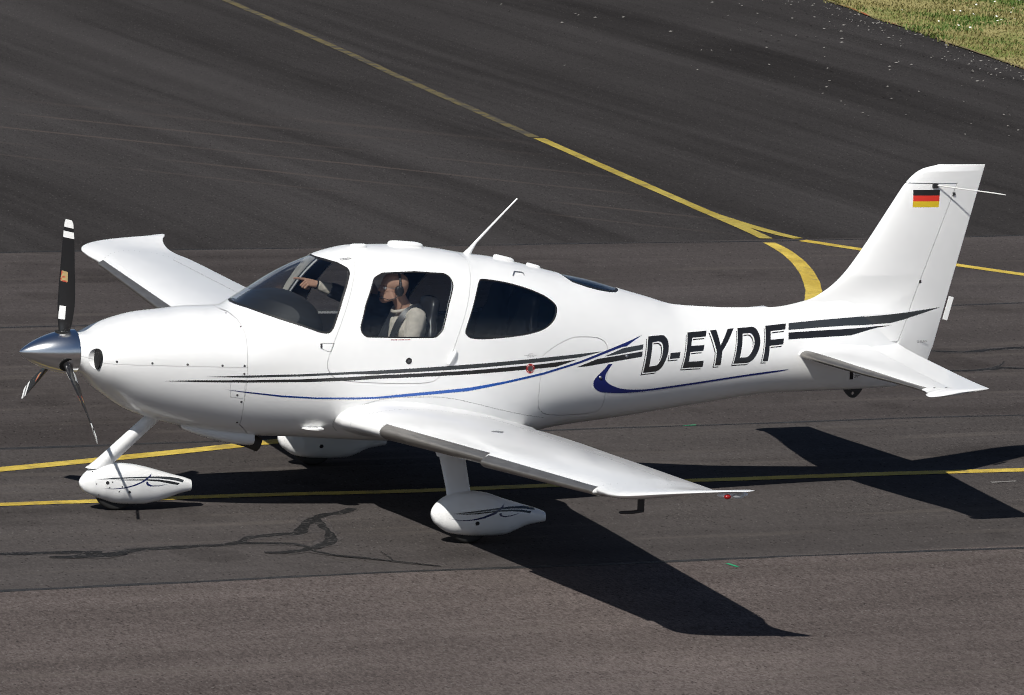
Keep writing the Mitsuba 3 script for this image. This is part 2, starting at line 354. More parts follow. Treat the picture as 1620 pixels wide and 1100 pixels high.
# ---- outlines on the fuselage side, (x, z) in metres
DEC = {
    'STRIPE_UP': [(1.2824, 1.0897), (1.6049, 1.098), (2.0009, 1.1063), (2.4224, 1.1267), (2.5927, 1.1343), (3.3304, 1.1708), (3.6478, 1.1863), (3.9714, 1.2036), (4.5062, 1.2306), (4.3033, 1.1952), (3.9726, 1.1728), (3.6493, 1.1574), (3.3321, 1.1395), (2.5942, 1.1074), (2.4234, 1.1085), (2.0019, 1.0899), (1.6058, 1.0822)],
    'STRIPE_LOW': [(0.9767, 1.0549), (1.2128, 1.063), (1.6073, 1.0625), (2.0033, 1.0683), (2.4246, 1.0878), (2.5947, 1.0988), (3.333, 1.1246), (3.6502, 1.141), (3.9716, 1.1565), (4.2743, 1.1787), (4.0897, 1.1306), (3.9734, 1.1249), (3.6521, 1.1099), (3.3347, 1.0956), (2.5964, 1.0723), (2.4264, 1.0609), (2.0704, 1.0478), (1.6087, 1.0446), (1.2139, 1.0504)],
    'BLUE': [(1.4398, 0.9918), (1.6159, 0.9728), (1.8844, 0.9438), (2.1473, 0.9285), (2.4393, 0.9282), (2.6094, 0.932), (2.861, 0.9556), (3.3424, 0.9924), (3.6572, 1.0351), (3.9772, 1.0903), (4.304, 1.1668), (4.5584, 1.2424), (4.7335, 1.2916), (4.8804, 1.3352), (4.8016, 1.3008), (4.7493, 1.2737), (4.7212, 1.2582), (4.6803, 1.2554), (4.5578, 1.2231), (4.3046, 1.1504), (3.9783, 1.0747), (3.6586, 1.0179), (3.3449, 0.9668), (2.8635, 0.9343), (2.6113, 0.9181), (2.4412, 0.9138), (2.1489, 0.917), (1.8859, 0.9314), (1.617, 0.9644)],
    'STRIPE_UP2': [(4.5231, 1.1927), (4.6855, 1.2448), (4.7299, 1.2503), (4.8784, 1.2654), (4.8686, 1.2287), (4.5575, 1.1931)],
    'STRIPE_LOW2': [(4.2728, 1.1203), (4.4546, 1.1747), (4.8676, 1.2142), (4.8598, 1.1748), (4.5583, 1.1437), (4.3485, 1.1219)],
    'HOOK': [(4.5542, 1.1308), (4.4863, 1.065), (4.4364, 1.0126), (4.4313, 0.9835), (4.4442, 0.9532), (4.4878, 0.9221), (4.532, 0.9097), (4.6545, 0.8984), (4.7833, 0.8951), (5.0507, 0.9089), (5.451, 0.9444), (5.8515, 0.9829), (6.1197, 1.007), (6.2123, 1.0239), (6.1179, 1.0178), (5.8488, 0.9975), (5.4478, 0.9591), (5.047, 0.9248), (4.9131, 0.9168), (4.7775, 0.9209), (4.6807, 0.9353), (4.6085, 0.9601), (4.5516, 0.9924), (4.5322, 1.0226), (4.5383, 1.0568), (4.5913, 1.1311)],
    'L_D': [(4.9313, 1.3205), (5.053, 1.3238), (5.0913, 1.3125), (5.1105, 1.281), (5.1113, 1.2377), (5.0957, 1.1812), (5.0633, 1.1176), (5.0333, 1.0789), (4.9959, 1.0569), (4.9725, 1.0549), (4.8732, 1.0489)],
    'L_D_IN': [(4.9645, 1.2757), (5.0192, 1.2804), (5.0498, 1.2685), (5.0574, 1.2402), (5.0491, 1.1898), (5.0273, 1.1389), (5.0009, 1.1072), (4.9776, 1.0999), (4.9267, 1.0967)],
    'L_DASH': [(5.1219, 1.1899), (5.213, 1.1938), (5.2023, 1.1491), (5.1129, 1.1463)],
    'L_E': [(5.3105, 1.3285), (5.4927, 1.3327), (5.4713, 1.2939), (5.3441, 1.2906), (5.3194, 1.2333), (5.4416, 1.2356), (5.4267, 1.1947), (5.3049, 1.1899), (5.2863, 1.1179), (5.4228, 1.12), (5.4144, 1.0731), (5.2303, 1.0715)],
    'L_Y': [(5.5251, 1.334), (5.5846, 1.3352), (5.5909, 1.2272), (5.6904, 1.3373), (5.7488, 1.3409), (5.597, 1.1826), (5.5775, 1.0803), (5.5255, 1.0794), (5.5473, 1.1845)],
    'L_D2': [(5.7827, 1.3398), (5.9119, 1.3443), (5.9483, 1.3334), (5.9632, 1.3023), (5.9628, 1.2553), (5.9449, 1.2027), (5.9142, 1.1546), (5.8777, 1.1135), (5.8367, 1.0913), (5.8026, 1.0887), (5.6945, 1.086)],
    'L_D2_IN': [(5.8167, 1.301), (5.8811, 1.3036), (5.9029, 1.2886), (5.9089, 1.2522), (5.8906, 1.2046), (5.8604, 1.1622), (5.8238, 1.1328), (5.7535, 1.1297)],
    'L_F': [(6.0414, 1.3474), (6.2346, 1.3585), (6.2134, 1.318), (6.0775, 1.3105), (6.0577, 1.2508), (6.1815, 1.2549), (6.1645, 1.2143), (6.0391, 1.2076), (6.0096, 1.0945), (5.9614, 1.0948)],
    'TAIL1': [(6.2585, 1.3604), (6.748, 1.3953), (7.3068, 1.4196), (7.6453, 1.4514), (7.3016, 1.3663), (7.1868, 1.3378), (6.7396, 1.3369), (6.2401, 1.3135)],
    'TAIL2': [(6.2342, 1.2961), (7.1748, 1.3262), (6.9735, 1.3005), (6.7869, 1.2632), (6.22, 1.2479)],
    'DOOR_WIN': [(2.6231, 1.8059), (2.7026, 1.8383), (2.9611, 1.8475), (3.2361, 1.8277), (3.2772, 1.7899), (3.1915, 1.6159), (3.1276, 1.4299), (3.0719, 1.3747), (2.7777, 1.3768), (2.4994, 1.3811), (2.4603, 1.4335), (2.5229, 1.619)],
    'AFT_WIN': [(3.4723, 1.7733), (3.5325, 1.7818), (3.7744, 1.7415), (4.0147, 1.663), (4.1162, 1.5936), (4.1278, 1.5493), (4.0836, 1.4709), (3.9798, 1.4084), (3.7775, 1.3731), (3.3729, 1.3555), (3.3057, 1.3989), (3.3157, 1.4451)],
    'REAR_WIN': [(4.3185, 1.7594), (4.3596, 1.715), (4.4806, 1.6761), (4.5909, 1.6485), (4.6885, 1.6306), (4.7572, 1.6235), (4.8067, 1.6297)],
    'WS': [(1.6052, 1.5832), (1.7056, 1.5502), (1.8777, 1.499), (2.0421, 1.4527), (2.1556, 1.4145), (2.2058, 1.4056), (2.2412, 1.4132), (2.2691, 1.4453), (2.3681, 1.6599), (2.4575, 1.8225), (2.4645, 1.8469), (2.453, 1.8662), (2.4028, 1.8946), (2.3283, 1.9094), (2.3074, 1.9092)],
    'DOOR': [(2.5282, 1.9378), (2.5189, 1.8767), (2.4611, 1.7606), (2.264, 1.3387), (2.2144, 1.1947), (2.2244, 1.1347), (2.297, 1.0608), (2.5985, 1.0423), (3.0219, 1.034), (3.0981, 1.0739), (3.1584, 1.1523), (3.2321, 1.3581), (3.3225, 1.5684), (3.4243, 1.828), (3.4611, 1.9), (3.4648, 1.923)],
    'BAGGAGE': [(3.9689, 1.1951), (3.9748, 1.2236), (4.1034, 1.2968), (4.2302, 1.3407), (4.2877, 1.3429), (4.4429, 1.334), (4.4992, 1.3148), (4.5352, 1.2852), (4.5494, 1.2329), (4.5444, 1.0151), (4.5553, 0.8402), (4.5509, 0.7743), (4.5191, 0.7444), (4.34, 0.7301), (4.0743, 0.7463), (3.9979, 0.7861), (3.962, 0.8403), (3.9578, 1.0668)],
    'COWL_SEAM': [(1.5364, 1.5268), (1.5695, 1.5177), (1.5981, 1.4823), (1.612, 1.4336), (1.6119, 1.3717), (1.6051, 1.2805), (1.6028, 1.1804), (1.6029, 1.0223), (1.6007, 0.878), (1.622, 0.6986)],
    'COWL_MID': [(0.4467, 1.1956), (0.5462, 1.1744), (0.879, 1.1718), (1.2541, 1.1646), (1.6035, 1.1586)],
    'PANEL': [(1.4885, 1.0518), (1.5809, 1.0515), (1.5847, 0.9311), (1.5014, 0.9386)],
    'FAST': [(0.6244, 1.1932), (0.8784, 1.1884), (1.1434, 1.1809), (1.4083, 1.173), (1.5787, 1.171), (1.5793, 1.1101), (1.5802, 0.8932), (1.5947, 0.7188), (1.5403, 0.9471)],
    'TINY': [(1.5983, 1.4372), (1.5462, 1.5108)],
    'BOLTS': [(4.7204, 1.1842), (4.4892, 1.031)],
    'LOCK': [(2.8502, 1.2057)],
    'RING': [(3.8622, 1.1251)],
    'HANDLE': [(3.2251, 1.2803), (3.2005, 1.2369), (3.1696, 1.1762)],
    'HINGE': [(2.1599, 1.337), (2.2669, 1.3387), (2.242, 1.2749), (2.2129, 1.2771), (2.16, 1.3024)],
    'HINGE2': [(2.4308, 1.9149), (2.5008, 1.9262), (2.5131, 1.9198), (2.4371, 1.9065)],
    'GRAB': [(3.8007, 1.7888), (3.8316, 1.8121), (3.9065, 1.8018), (3.9119, 1.7864)],
    'REDTXT': [(2.7003, 1.3715), (2.8578, 1.3651)],
    'STEP': [(2.0708, 0.6842), (2.2291, 0.6794), (2.2622, 0.6332), (2.1703, 0.6352)],
    'LABEL1': [(3.8093, 1.239), (3.9034, 1.2071)],
    'SERIAL': [(5.1269, 1.5638), (5.2794, 1.53)],
    'TAILSTICK': [(6.7832, 0.9877), (6.8195, 0.986), (6.8323, 0.911), (6.802, 0.9124)],
    'TAILDARK': [(6.7922, 1.0054), (6.8946, 0.9721), (6.8039, 0.9737)],
    'INLET': [(0.4686, 1.1874), (0.5357, 1.206), (0.5051, 1.2741), (0.5109, 1.1044)],
    'FLAG': [(7.3054, 2.3941), (7.5408, 2.3942), (7.5418, 2.3496), (7.3069, 2.3496), (7.54, 2.304), (7.3078, 2.3051), (7.5399, 2.2579), (7.3061, 2.259)],
    'TAIL1B': [(6.2833, 1.3519), (6.7689, 1.3883), (7.2913, 1.4246), (7.6295, 1.4564), (7.2861, 1.3714), (7.1627, 1.3457), (6.7732, 1.3256), (6.2853, 1.2979)],
    'RUDTXT': [(7.4251, 1.1856), (7.4976, 1.1871)],
    'NOPUSH': [(7.4672, 1.0638)],
}


def chaikin(p, n=3):
    p = np.asarray(p, float)
    for _ in range(n):
        q = np.roll(p, -1, 0)
        p = np.stack([0.75 * p + 0.25 * q, 0.25 * p + 0.75 * q], 1).reshape(-1, 2)
    return p


LIM = m3.Manifold.cube([20, 8, 8], True)
O = FUS.solid()
ZIN = np.linspace(1.70, 4.95, 110)
INN = Loft(fus_rings(ZIN))
I = INN.solid(-0.03)


def side(p, s):
    return prism(p, 'y', -2.0, 0.0) if s < 0 else prism(p, 'y', 0.0, 2.0)


WS = sg.Polygon([(1.55, 2.2), (1.60, 1.563)] + DEC['WS'][1:-1] + [(2.30, 1.9116), (2.262, 1.94), (2.24, 2.2)])
WS = WS.buffer(-.03, 8).buffer(.03, 8)
DW = rounded(DEC['DOOR_WIN'], .07)
AW = poly(chaikin(DEC['AFT_WIN'], 3)).buffer(.004)
RW = sg.Polygon([(4.30, 1.772), (4.33, 1.74)] + DEC['REAR_WIN'][1:] + [(4.845, 1.645), (4.86, 1.9), (4.30, 2.0)])
dpt = DEC['DOOR']
DOOR = poly(chaikin(dpt[1:-2] + [(3.4628, 1.888), (3.45, 1.925), (3.38, 2.05), (2.62, 2.05), (2.55, 1.955), (2.533, 1.92)], 3)).buffer(.004)
BAG = poly(chaikin(DEC['BAGGAGE'], 3)).buffer(.004)
seam = DEC['COWL_SEAM']
COWL = poly([(.2, .2), (1.80, .2), (1.78, .57)] + seam[::-1] + [(1.47, 1.62), (1.46, 2.0), (.2, 2.0)])
mid = DEC['COWL_MID']
COWL_UP = poly([(.2, 1.199)] + mid + [(1.9, 1.155), (1.9, 2.2), (.2, 2.2)])
GAP = .0022

shell = O - I
for w in (WS, RW):
    shell = shell - prism(w, 'y', -2, 2)
for s in (-1, 1):
    shell = shell - side(AW, s) - side(DW, s)
# engine air inlets
for s in (-1, 1):
    hole = m3.Manifold.cylinder(.28, .083, .060, 40).scale([1.0, 0.80, 1.0]).rotate([0, 90, 0]).translate([.44, 0, 0]).rotate([0, 0, -s * 14 * 0]).translate([0, s * .288, 1.196])
    shell = shell - hole
doors = {}
for s in (-1, 1):
    doors[s] = shell ^ side(DOOR.buffer(-GAP), s)
    shell = shell - side(DOOR.buffer(GAP), s)
bag = shell ^ side(BAG.buffer(-GAP), -1)
shell = shell - side(BAG.buffer(GAP), -1)
cow = shell ^ prism(COWL.buffer(-GAP), 'y', -2, 2)
shell = shell - prism(COWL.buffer(GAP), 'y', -2, 2)
panel = poly(DEC['PANEL'])
ring = panel.buffer(.012, 8).difference(panel.buffer(.009, 8))
cow = cow - prism(ring, 'y', -2, -.2)
cow_up = cow ^ prism(COWL_UP.buffer(-GAP * .5), 'y', -2, 2)
cow_low = cow - prism(COWL_UP.buffer(GAP * .5), 'y', -2, 2)

put(A + '__fuselage', mshape(shell, 'white_paint'))
put(A + '__upper_cowling', mshape(cow_up, 'white_paint'))
put(A + '__lower_cowling', mshape(cow_low, 'white_paint'))
DOORK = {}
for s in (-1, 1):
    DOORK[s] = put(A + '__door', mshape(doors[s], 'white_paint'))
put(A + '__baggage_door', mshape(bag, 'white_paint'), 'rounded baggage door outlined behind the rear side window')
# the dark core that shows in the seams and inlets
core = Loft(fus_rings(np.linspace(.62, 1.64, 30)))
put(A + '__firewall', mshape(core.solid(-.05), 'hole_dark'))

# glass, with the black bond line round each pane
Og, Os = FUS.solid(-.004), FUS.solid(-.0025)
idg, ids = Og.original_id(), Os.original_id()


def pane(key, p, full, s, glass, seal_w):
    cut = (lambda q: prism(q, 'y', -2, 2)) if full else (lambda q: side(q, s))
    k = put(key, sheet(Og ^ cut(p.buffer(.012)), idg, glass))
    q = p.buffer(.012).difference(p.buffer(-seal_w))
    put(k + '__seal', sheet(Os ^ cut(q), ids, 'seal'))
    return k


pane(A + '__windshield', WS, True, 0, 'glass', .014)
pane(A + '__rear_window', RW, True, 0, 'dark_glass', .012)
for s in (-1, 1):
    pane(DOORK[s] + '__window', DW, False, s, 'glass', .010)
for s in (-1, 1):
    pane(A + '__side_window', AW, False, s, 'dark_glass', .010)

# cabin lining, floor, panel
L = INN.solid(-.034)
idl = L.original_id()
for s in (-1, 1):
    L = L - side(AW.buffer(.01), s) - side(DW.buffer(.01), s)
L = L - prism(WS.buffer(.01), 'y', -2, 2) - prism(RW.buffer(.01), 'y', -2, 2)
put(A + '__cabin_lining', sheet(L, idl, 'lining'))
FL = INN.solid(-.036) ^ m3.Manifold.cube([3.2, 2, .03]).translate([1.72, -1, .80])
put(A + '__cabin_floor', mshape(FL, 'lining'))
BK = INN.solid(-.036) ^ m3.Manifold.cube([.03, 2, 2]).translate([4.86, -1, .5])
put(A + '__aft_bulkhead', mshape(BK, 'lining'))

# glare shield and instrument panel: a dome across the cabin
gx = np.array([1.645, 1.70, 1.80, 1.90, 2.0, 2.07, 2.13, 2.18, 2.215, 2.235])
gt = np.array([1.535, 1.565, 1.605, 1.632, 1.645, 1.647, 1.638, 1.620, 1.590, 1.55])
gw = np.array([.28, .36, .425, .455, .465, .465, .46, .45, .44, .42])
th = np.linspace(0, 2 * np.pi, 64, endpoint=False)
R = np.zeros((len(gx), 64, 3))
for k in range(len(gx)):
    h = np.where(np.sin(th) >= 0, gt[k] - 1.40, .10)
    R[k, :, 0] = gx[k]
    R[k, :, 1] = gw[k] * np.sign(np.cos(th)) * np.abs(np.cos(th)) ** (2 / 2.6)
    R[k, :, 2] = 1.40 + h * np.sign(np.sin(th)) * np.abs(np.sin(th)) ** (2 / 2.6)
G = Loft(R).solid() ^ INN.solid(-.035)
GK = put(A + '__instrument_panel', mshape(G, 'glareshield'))
put(GK + '__display', tmesh(cat(box((.02, .26, .18), (2.225, -.22, 1.36), .004), box((.02, .26, .18), (2.225, .12, 1.36), .004)), 'black_plastic'))
put(GK + '__panel_face', tmesh(box((.05, .96, .5), (2.17, 0, 1.14), .01), 'lining'))

# seats
def seat(x, y, key=A + '__seat'):
    back = []
    for z, xx, w, t in ((.98, x - .02, .20, .10), (1.05, x, .225, .12), (1.2, x + .03, .225, .12), (1.36, x + .065, .215, .115), (1.43, x + .08, .18, .11), (1.47, x + .088, .145, .10), (1.52, x + .10, .14, .10), (1.58, x + .11, .135, .098), (1.62, x + .117, .115, .085), (1.635, x + .12, .08, .055)):
        a = np.linspace(0, 2 * np.pi, 40, endpoint=False)
        back.append(np.stack([xx + t / 2 * np.sign(np.cos(a)) * np.abs(np.cos(a)) ** .7, y + w * np.sign(np.sin(a)) * np.abs(np.sin(a)) ** .6, 0 * a + z], 1))
    k = put(key, mshape(Loft(np.array(back)).solid(), 'leather'))
    put(k + '__cushion', tmesh(box((.50, .44, .14), (x - .24, y, .95), .05), 'leather'))
    put(k + '__base', tmesh(box((.40, .36, .10), (x - .22, y, .85), .01), 'lining'))
    return k


SEAT = [seat(3.03, -.30), seat(3.03, .30)]
for y in (-.29, .29):
    k = seat(3.86, y)
# far side door post trim in beige
pts = [(2.305, .57, 1.52), (2.345, .565, 1.60), (2.40, .54, 1.70), (2.45, .50, 1.79), (2.475, .47, 1.83)]
put(A + '__post_trim', tmesh(tube(pts, [.035, .036, .036, .034, .03], 14), 'trim_beige'))

# ---- small things on the fuselage
TMESH = trimesh.Trimesh(np.vstack([FUS.R.reshape(-1, 3), FUS.c]), FUS.F, process=False)


def on_side(x, z, s=-1):
    """Point and outward normal on the fuselage at (x, z), by the section."""
    k = np.searchsorted(XS, x)
    k = min(max(k, 1), len(XS) - 1)
    t = (x - XS[k - 1]) / (XS[k] - XS[k - 1])
    ring = FUS.R[k - 1] * (1 - t) + FUS.R[k] * t
    nrm = FUS.N[k - 1] * (1 - t) + FUS.N[k] * t
    m = ring[:, 1] * s > 0
    j = np.flatnonzero(m)
    o = j[np.argsort(ring[j, 2])]
    y = np.interp(z, ring[o, 2], ring[o, 1])
    n = np.array([np.interp(z, ring[o, 2], nrm[o, c]) for c in range(3)])
    return np.array([x, y, z]), n / np.linalg.norm(n)


def stud(x, z, r, h=.003, s=-1, seg=14):
    p, n = on_side(x, z, s)
    m = trimesh.creation.cylinder(r, h * 2, sections=seg)
    m.apply_transform(trimesh.geometry.align_vectors([0, 0, 1], n))
    return m.apply_translation(p)


for (x, z) in DEC['FAST']:
    put((A + '__upper_cowling__fastener') if z > 1.16 else (A + '__lower_cowling__fastener'), tmesh(stud(x, z, .0085, .002), 'fastener'))
for (x, z) in DEC['TINY']:
    put(A + '__upper_cowling__fastener', tmesh(stud(x, z, .0065, .002), 'fastener'))
for (x, z) in DEC['BOLTS']:
    p, n = on_side(x, z)
    m = trimesh.creation.icosphere(3, .014)
    m.vertices *= [1, 1, 1]
    put(A + '__fuselage__dome_bolt', tmesh(m.apply_translation(p), 'steel', True))
x, z = DEC['LOCK'][0]
put(DOORK[-1] + '__lock', tmesh(cat(stud(x, z, .024, .003, seg=28)), 'black_plastic'))
put(DOORK[-1] + '__lock_barrel', tmesh(stud(x, z, .011, .006, seg=20), 'fastener'))
# static port with its red ring
x, z = DEC['RING'][0]


def ring_mesh(x, z, r0, r1, h):
    p, n = on_side(x, z)
    m = trimesh.creation.annulus(r0, r1, h * 2, sections=40)
    m.apply_transform(trimesh.geometry.align_vectors([0, 0, 1], n))
    return m.apply_translation(p)


mat('red_paint', (0.30, 0.012, 0.012), rough=0.4)
k = put(A + '__static_port', tmesh(stud(x, z, .022, .004, seg=32), 'steel'))
put(k + '__red_ring', tmesh(ring_mesh(x, z, .022, .037, .002), 'red_paint'))
dots = []
p, n = on_side(x, z)
for a in np.arange(0, 360, 30):
    if a % 90 == 0:
        continue
    c = box((.006, .0014, .007), (0, 0, 0))
    c.apply_transform(trimesh.transformations.rotation_matrix(math.radians(-a), [0, 1, 0]))
    c.apply_translation([.0295 * math.sin(math.radians(a)), 0, .0295 * math.cos(math.radians(a))])
    c.apply_transform(trimesh.geometry.align_vectors([0, -1, 0], n))
    dots.append(c.apply_translation(p + n * .0022))
put(k + '__lettering', tmesh(cat(*dots), 'white_plain', False))
# door handle, hinges, grab handle, step
hp = [on_side(x, z)[0] + on_side(x, z)[1] * .012 for x, z in DEC['HANDLE']]
put(DOORK[-1] + '__handle', tmesh(tube([hp[0], (hp[0] + hp[1]) / 2, hp[1], (hp[1] + hp[2]) / 2, hp[2]], [.010, .017, .019, .015, .008], 12), 'white_plain', True))
decal_id = {}
ROOTSEAM = [(2.3849, 0.6445), (2.3308, 0.6977), (2.3249, 0.7479), (2.3653, 0.7962), (2.4827, 0.8583), (2.693, 0.9174), (2.9153, 0.9282), (3.1433, 0.9214), (3.377, 0.8781), (3.6274, 0.814), (3.8837, 0.7547), (4.0471, 0.7265)]
mat('seam_grey', (.42, .42, .41), rough=.6)


def decal(key, p, bsdf, off=.0016, lofts=None, s=-1, label=None):
    """A thin film on the outer skin, cut to the outline p in (x, z)."""
    for lo in (lofts or [FUS]):
        if (id(lo), off) not in decal_id:
            S = lo.solid(off)
            decal_id[(id(lo), off)] = (S, S.original_id())
        S, i = decal_id[(id(lo), off)]
        sh = sheet(S ^ side(p, s), i, bsdf)
        put(key, sh, label)


hinge = poly(DEC['HINGE'])
decal(A + '__hinge', hinge.difference(hinge.buffer(-.003)), 'fastener', .0018)
decal(A + '__hinge', poly([DEC['HINGE'][0], DEC['HINGE'][4], (DEC['HINGE'][4][0] + .014, DEC['HINGE'][4][1] - .005), (DEC['HINGE'][0][0] + .016, DEC['HINGE'][0][1])]), 'black_plastic', .002)
h2 = poly(DEC['HINGE2'])
decal(A + '__hinge', h2.difference(h2.buffer(-.0025)), 'fastener', .0018)
g = DEC['GRAB']
gp = []
for a, b in zip(g[:-1], g[1:]):
    for t in np.linspace(0, 1, 6)[:-1]:
        q = (a[0] + (b[0] - a[0]) * t, a[1] + (b[1] - a[1]) * t)
        P, n = on_side(*q)
        gp.append(P + n * .006)
P, n = on_side(*g[-1])
gp.append(P + n * .006)
put(A + '__grab_loop', tmesh(tube(gp, .004, 8), 'steel', True))
# boarding step vane low on the left side
st = DEC['STEP']
P0 = [on_side(x, z)[0] for x, z in st]
y0 = min(p[1] for p in P0)
vane = trimesh.creation.extrude_polygon(sg.Polygon([(2.06, y0 + .10), (2.235, y0 + .10), (2.25, y0 - .055), (2.20, y0 - .075), (2.13, y0 - .045)]), .012, engine='earcut')
vane.apply_translation([0, 0, .668])
SK = put(A + '__step_vane', tmesh(vane, 'white_plain'))
tx = meshkit.text_mesh('NO STEP', .014, .0006)
tx.apply_translation([2.135, y0 - .028, .6802])
put(SK + '__lettering', tmesh(tx, 'fastener', False))


# the seam of the wing root fairing, a fine pale line
fs = CubicSpline(np.linspace(0, 1, len(ROOTSEAM)), np.array(ROOTSEAM))(np.linspace(0, 1, 120))
decal(A + '__fairing_seam', sg.LineString(fs).buffer(.0022), 'seam_grey', .0012)


# stripes and registration
for k, b in (('STRIPE_UP', 'grey_black_paint'), ('STRIPE_LOW', 'black_paint'), ('STRIPE_UP2', 'grey_black_paint'), ('STRIPE_LOW2', 'black_paint')):
    decal(A + '__stripe', poly(DEC[k]), b)


def fair(pts, keep, step=.02):
    """A Catmull-like smoothing of an outline that keeps the corners whose index is in keep."""
    pts = [np.array(p) for p in pts]
    n = len(pts)
    out = []
    ks = sorted(keep)
    for a, b in zip(ks, ks[1:] + [ks[0] + n]):
        seg = np.array([pts[i % n] for i in range(a, b + 1)])
        if len(seg) < 3:
            out += list(seg[:-1])
            continue
        t = np.r_[0, np.cumsum(np.linalg.norm(np.diff(seg, axis=0), axis=1) ** .5)]
        L = np.linalg.norm(np.diff(seg, axis=0), axis=1).sum()
        q = CubicSpline(t, seg)(np.linspace(0, t[-1], max(3, int(L / step))))
        out += list(q[:-1])
    return poly(out)


nb = len(DEC['BLUE'])
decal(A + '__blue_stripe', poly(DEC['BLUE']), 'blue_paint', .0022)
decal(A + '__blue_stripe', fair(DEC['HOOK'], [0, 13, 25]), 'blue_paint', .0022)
letters = {'D': sg.Polygon(fair(DEC['L_D'], [0, 1, 9, 10]).exterior, [fair(DEC['L_D_IN'], [0, 1, 7, 8]).exterior]),
           'dash': poly(DEC['L_DASH']), 'E': poly(DEC['L_E']), 'Y': poly(DEC['L_Y']),
           'D2': sg.Polygon(fair(DEC['L_D2'], [0, 1, 9, 10]).exterior, [fair(DEC['L_D2_IN'], [0, 1, 6, 7]).exterior]), 'F': poly(DEC['L_F'])}
for k, p in letters.items():
    decal(A + '__registration_letter', p, 'black_paint')
    sh = sa.translate(p, -.020, -.017)
    rim = sh.difference(p.buffer(.0075, join_style=2)).difference(sa.translate(p, -.0115, -.0095))
    rim = rim.buffer(-.0006).buffer(.0006)
    decal(A + '__letter_outline', rim, 'black_paint')
# small print
decal(A + '__warning_print', sg.MultiPolygon([sg.box(x, DEC['REDTXT'][0][1] - .009, x + w, DEC['REDTXT'][0][1] - .004) for x, w in [(2.705, .022), (2.731, .030), (2.765, .012), (2.781, .028), (2.813, .016), (2.833, .026)]]), 'red_paint')
decal(A + '__small_print', sg.MultiPolygon([sg.box(3.84, 1.235, 3.885, 1.2375), sg.box(3.80, 1.224, 3.92, 1.2265), sg.box(3.83, 1.213, 3.89, 1.2155)]), 'gap_dark')

# ---- wings
def airfoil(t, camber=.018, n=44):
    """Closed loop of (x, z) from the trailing edge over the top to the leading edge and back below."""
    b = np.linspace(0, np.pi, n)
    x = (1 - np.cos(b)) / 2
    yt = 5 * t * (.2969 * np.sqrt(x) - .126 * x - .3516 * x ** 2 + .2843 * x ** 3 - .1015 * x ** 4) + .0012 * x
    p = .42
    yc = np.where(x < p, camber / p ** 2 * (2 * p * x - x ** 2), camber / (1 - p) ** 2 * (1 - 2 * p + 2 * p * x - x ** 2))
    up, lo = np.stack([x, yc + yt], 1)[::-1], np.stack([x, yc - yt], 1)[1:]
    return np.vstack([up, lo])


#        y     xLE    xTE    zLE    zTE    t
WSEC = [(.28, 2.345, 3.93, .742, .640, .172), (.50, 2.335, 3.89, .745, .655, .172), (.60, 2.325, 3.90, .752, .668, .176), (.68, 2.318, 3.885, .757, .677, .170), (.78, 2.322, 3.850, .765, .688, .158), (.92, 2.330, 3.815, .775, .702, .152),
        (1.2, 2.338, 3.775, .795, .735, .150), (1.6, 2.350, 3.725, .823, .773, .149), (2.2, 2.365, 3.645, .866, .826, .147), (2.8, 2.380, 3.562, .909, .876, .145), (3.4, 2.392, 3.480, .953, .928, .143),
        (4.0, 2.405, 3.402, .996, .978, .140), (4.6, 2.418, 3.326, 1.039, 1.026, .137), (5.0, 2.427, 3.274, 1.068, 1.060, .132), (5.2, 2.412, 3.235, 1.083, 1.080, .126), (5.36, 2.392, 3.175, 1.099, 1.102, .116),
        (5.48, 2.388, 3.152, 1.114, 1.122, .100), (5.57, 2.412, 3.155, 1.128, 1.140, .083), (5.64, 2.472, 3.165, 1.142, 1.156, .066), (5.70, 2.580, 3.182, 1.157, 1.170, .052), (5.74, 2.700, 3.198, 1.167, 1.179, .044), (5.775, 2.86, 3.222, 1.176, 1.187, .040), (5.80, 3.00, 3.232, 1.182, 1.191, .040), (5.82, 3.08, 3.240, 1.186, 1.193, .040), (5.84, 3.13, 3.244, 1.188, 1.195, .045), (5.858, 3.19, 3.240, 1.191, 1.196, .06)]
WS_ = np.array(WSEC)
YW = np.unique(np.r_[np.linspace(.28, 1.2, 24), np.linspace(1.2, 5.0, 40), np.linspace(5.0, 5.6, 22), np.linspace(5.6, 5.858, 30)])


def wing_rings(ys, s, cuff=False):
    par = [PchipInterpolator(WS_[:, 0], WS_[:, c])(ys) for c in range(1, 6)]
    R = []
    for y, x0, x1, z0, z1, t in zip(ys, *par):
        camber = np.interp(y, [.3, 5.0, 5.82], [.018, .016, .0])
        a = airfoil(t, camber)
        if cuff:
            u = np.clip(1 - a[:, 0] / .30, 0, 1) ** 1.5
            a = a + np.stack([-.030 * u, -.016 * u], 1) / 1.0
        c = x1 - x0
        ang = math.atan2(z1 - z0, c)
        X = x0 + c * (a[:, 0]) - 0
        Z = z0 + (z1 - z0) * a[:, 0] + a[:, 1] * c
        R.append(np.stack([X, X * 0 + s * y, Z], 1))
    return np.array(R)


def plan(p, lo=-1.0, hi=3.0):
    return prism(p, 'z', lo, hi)


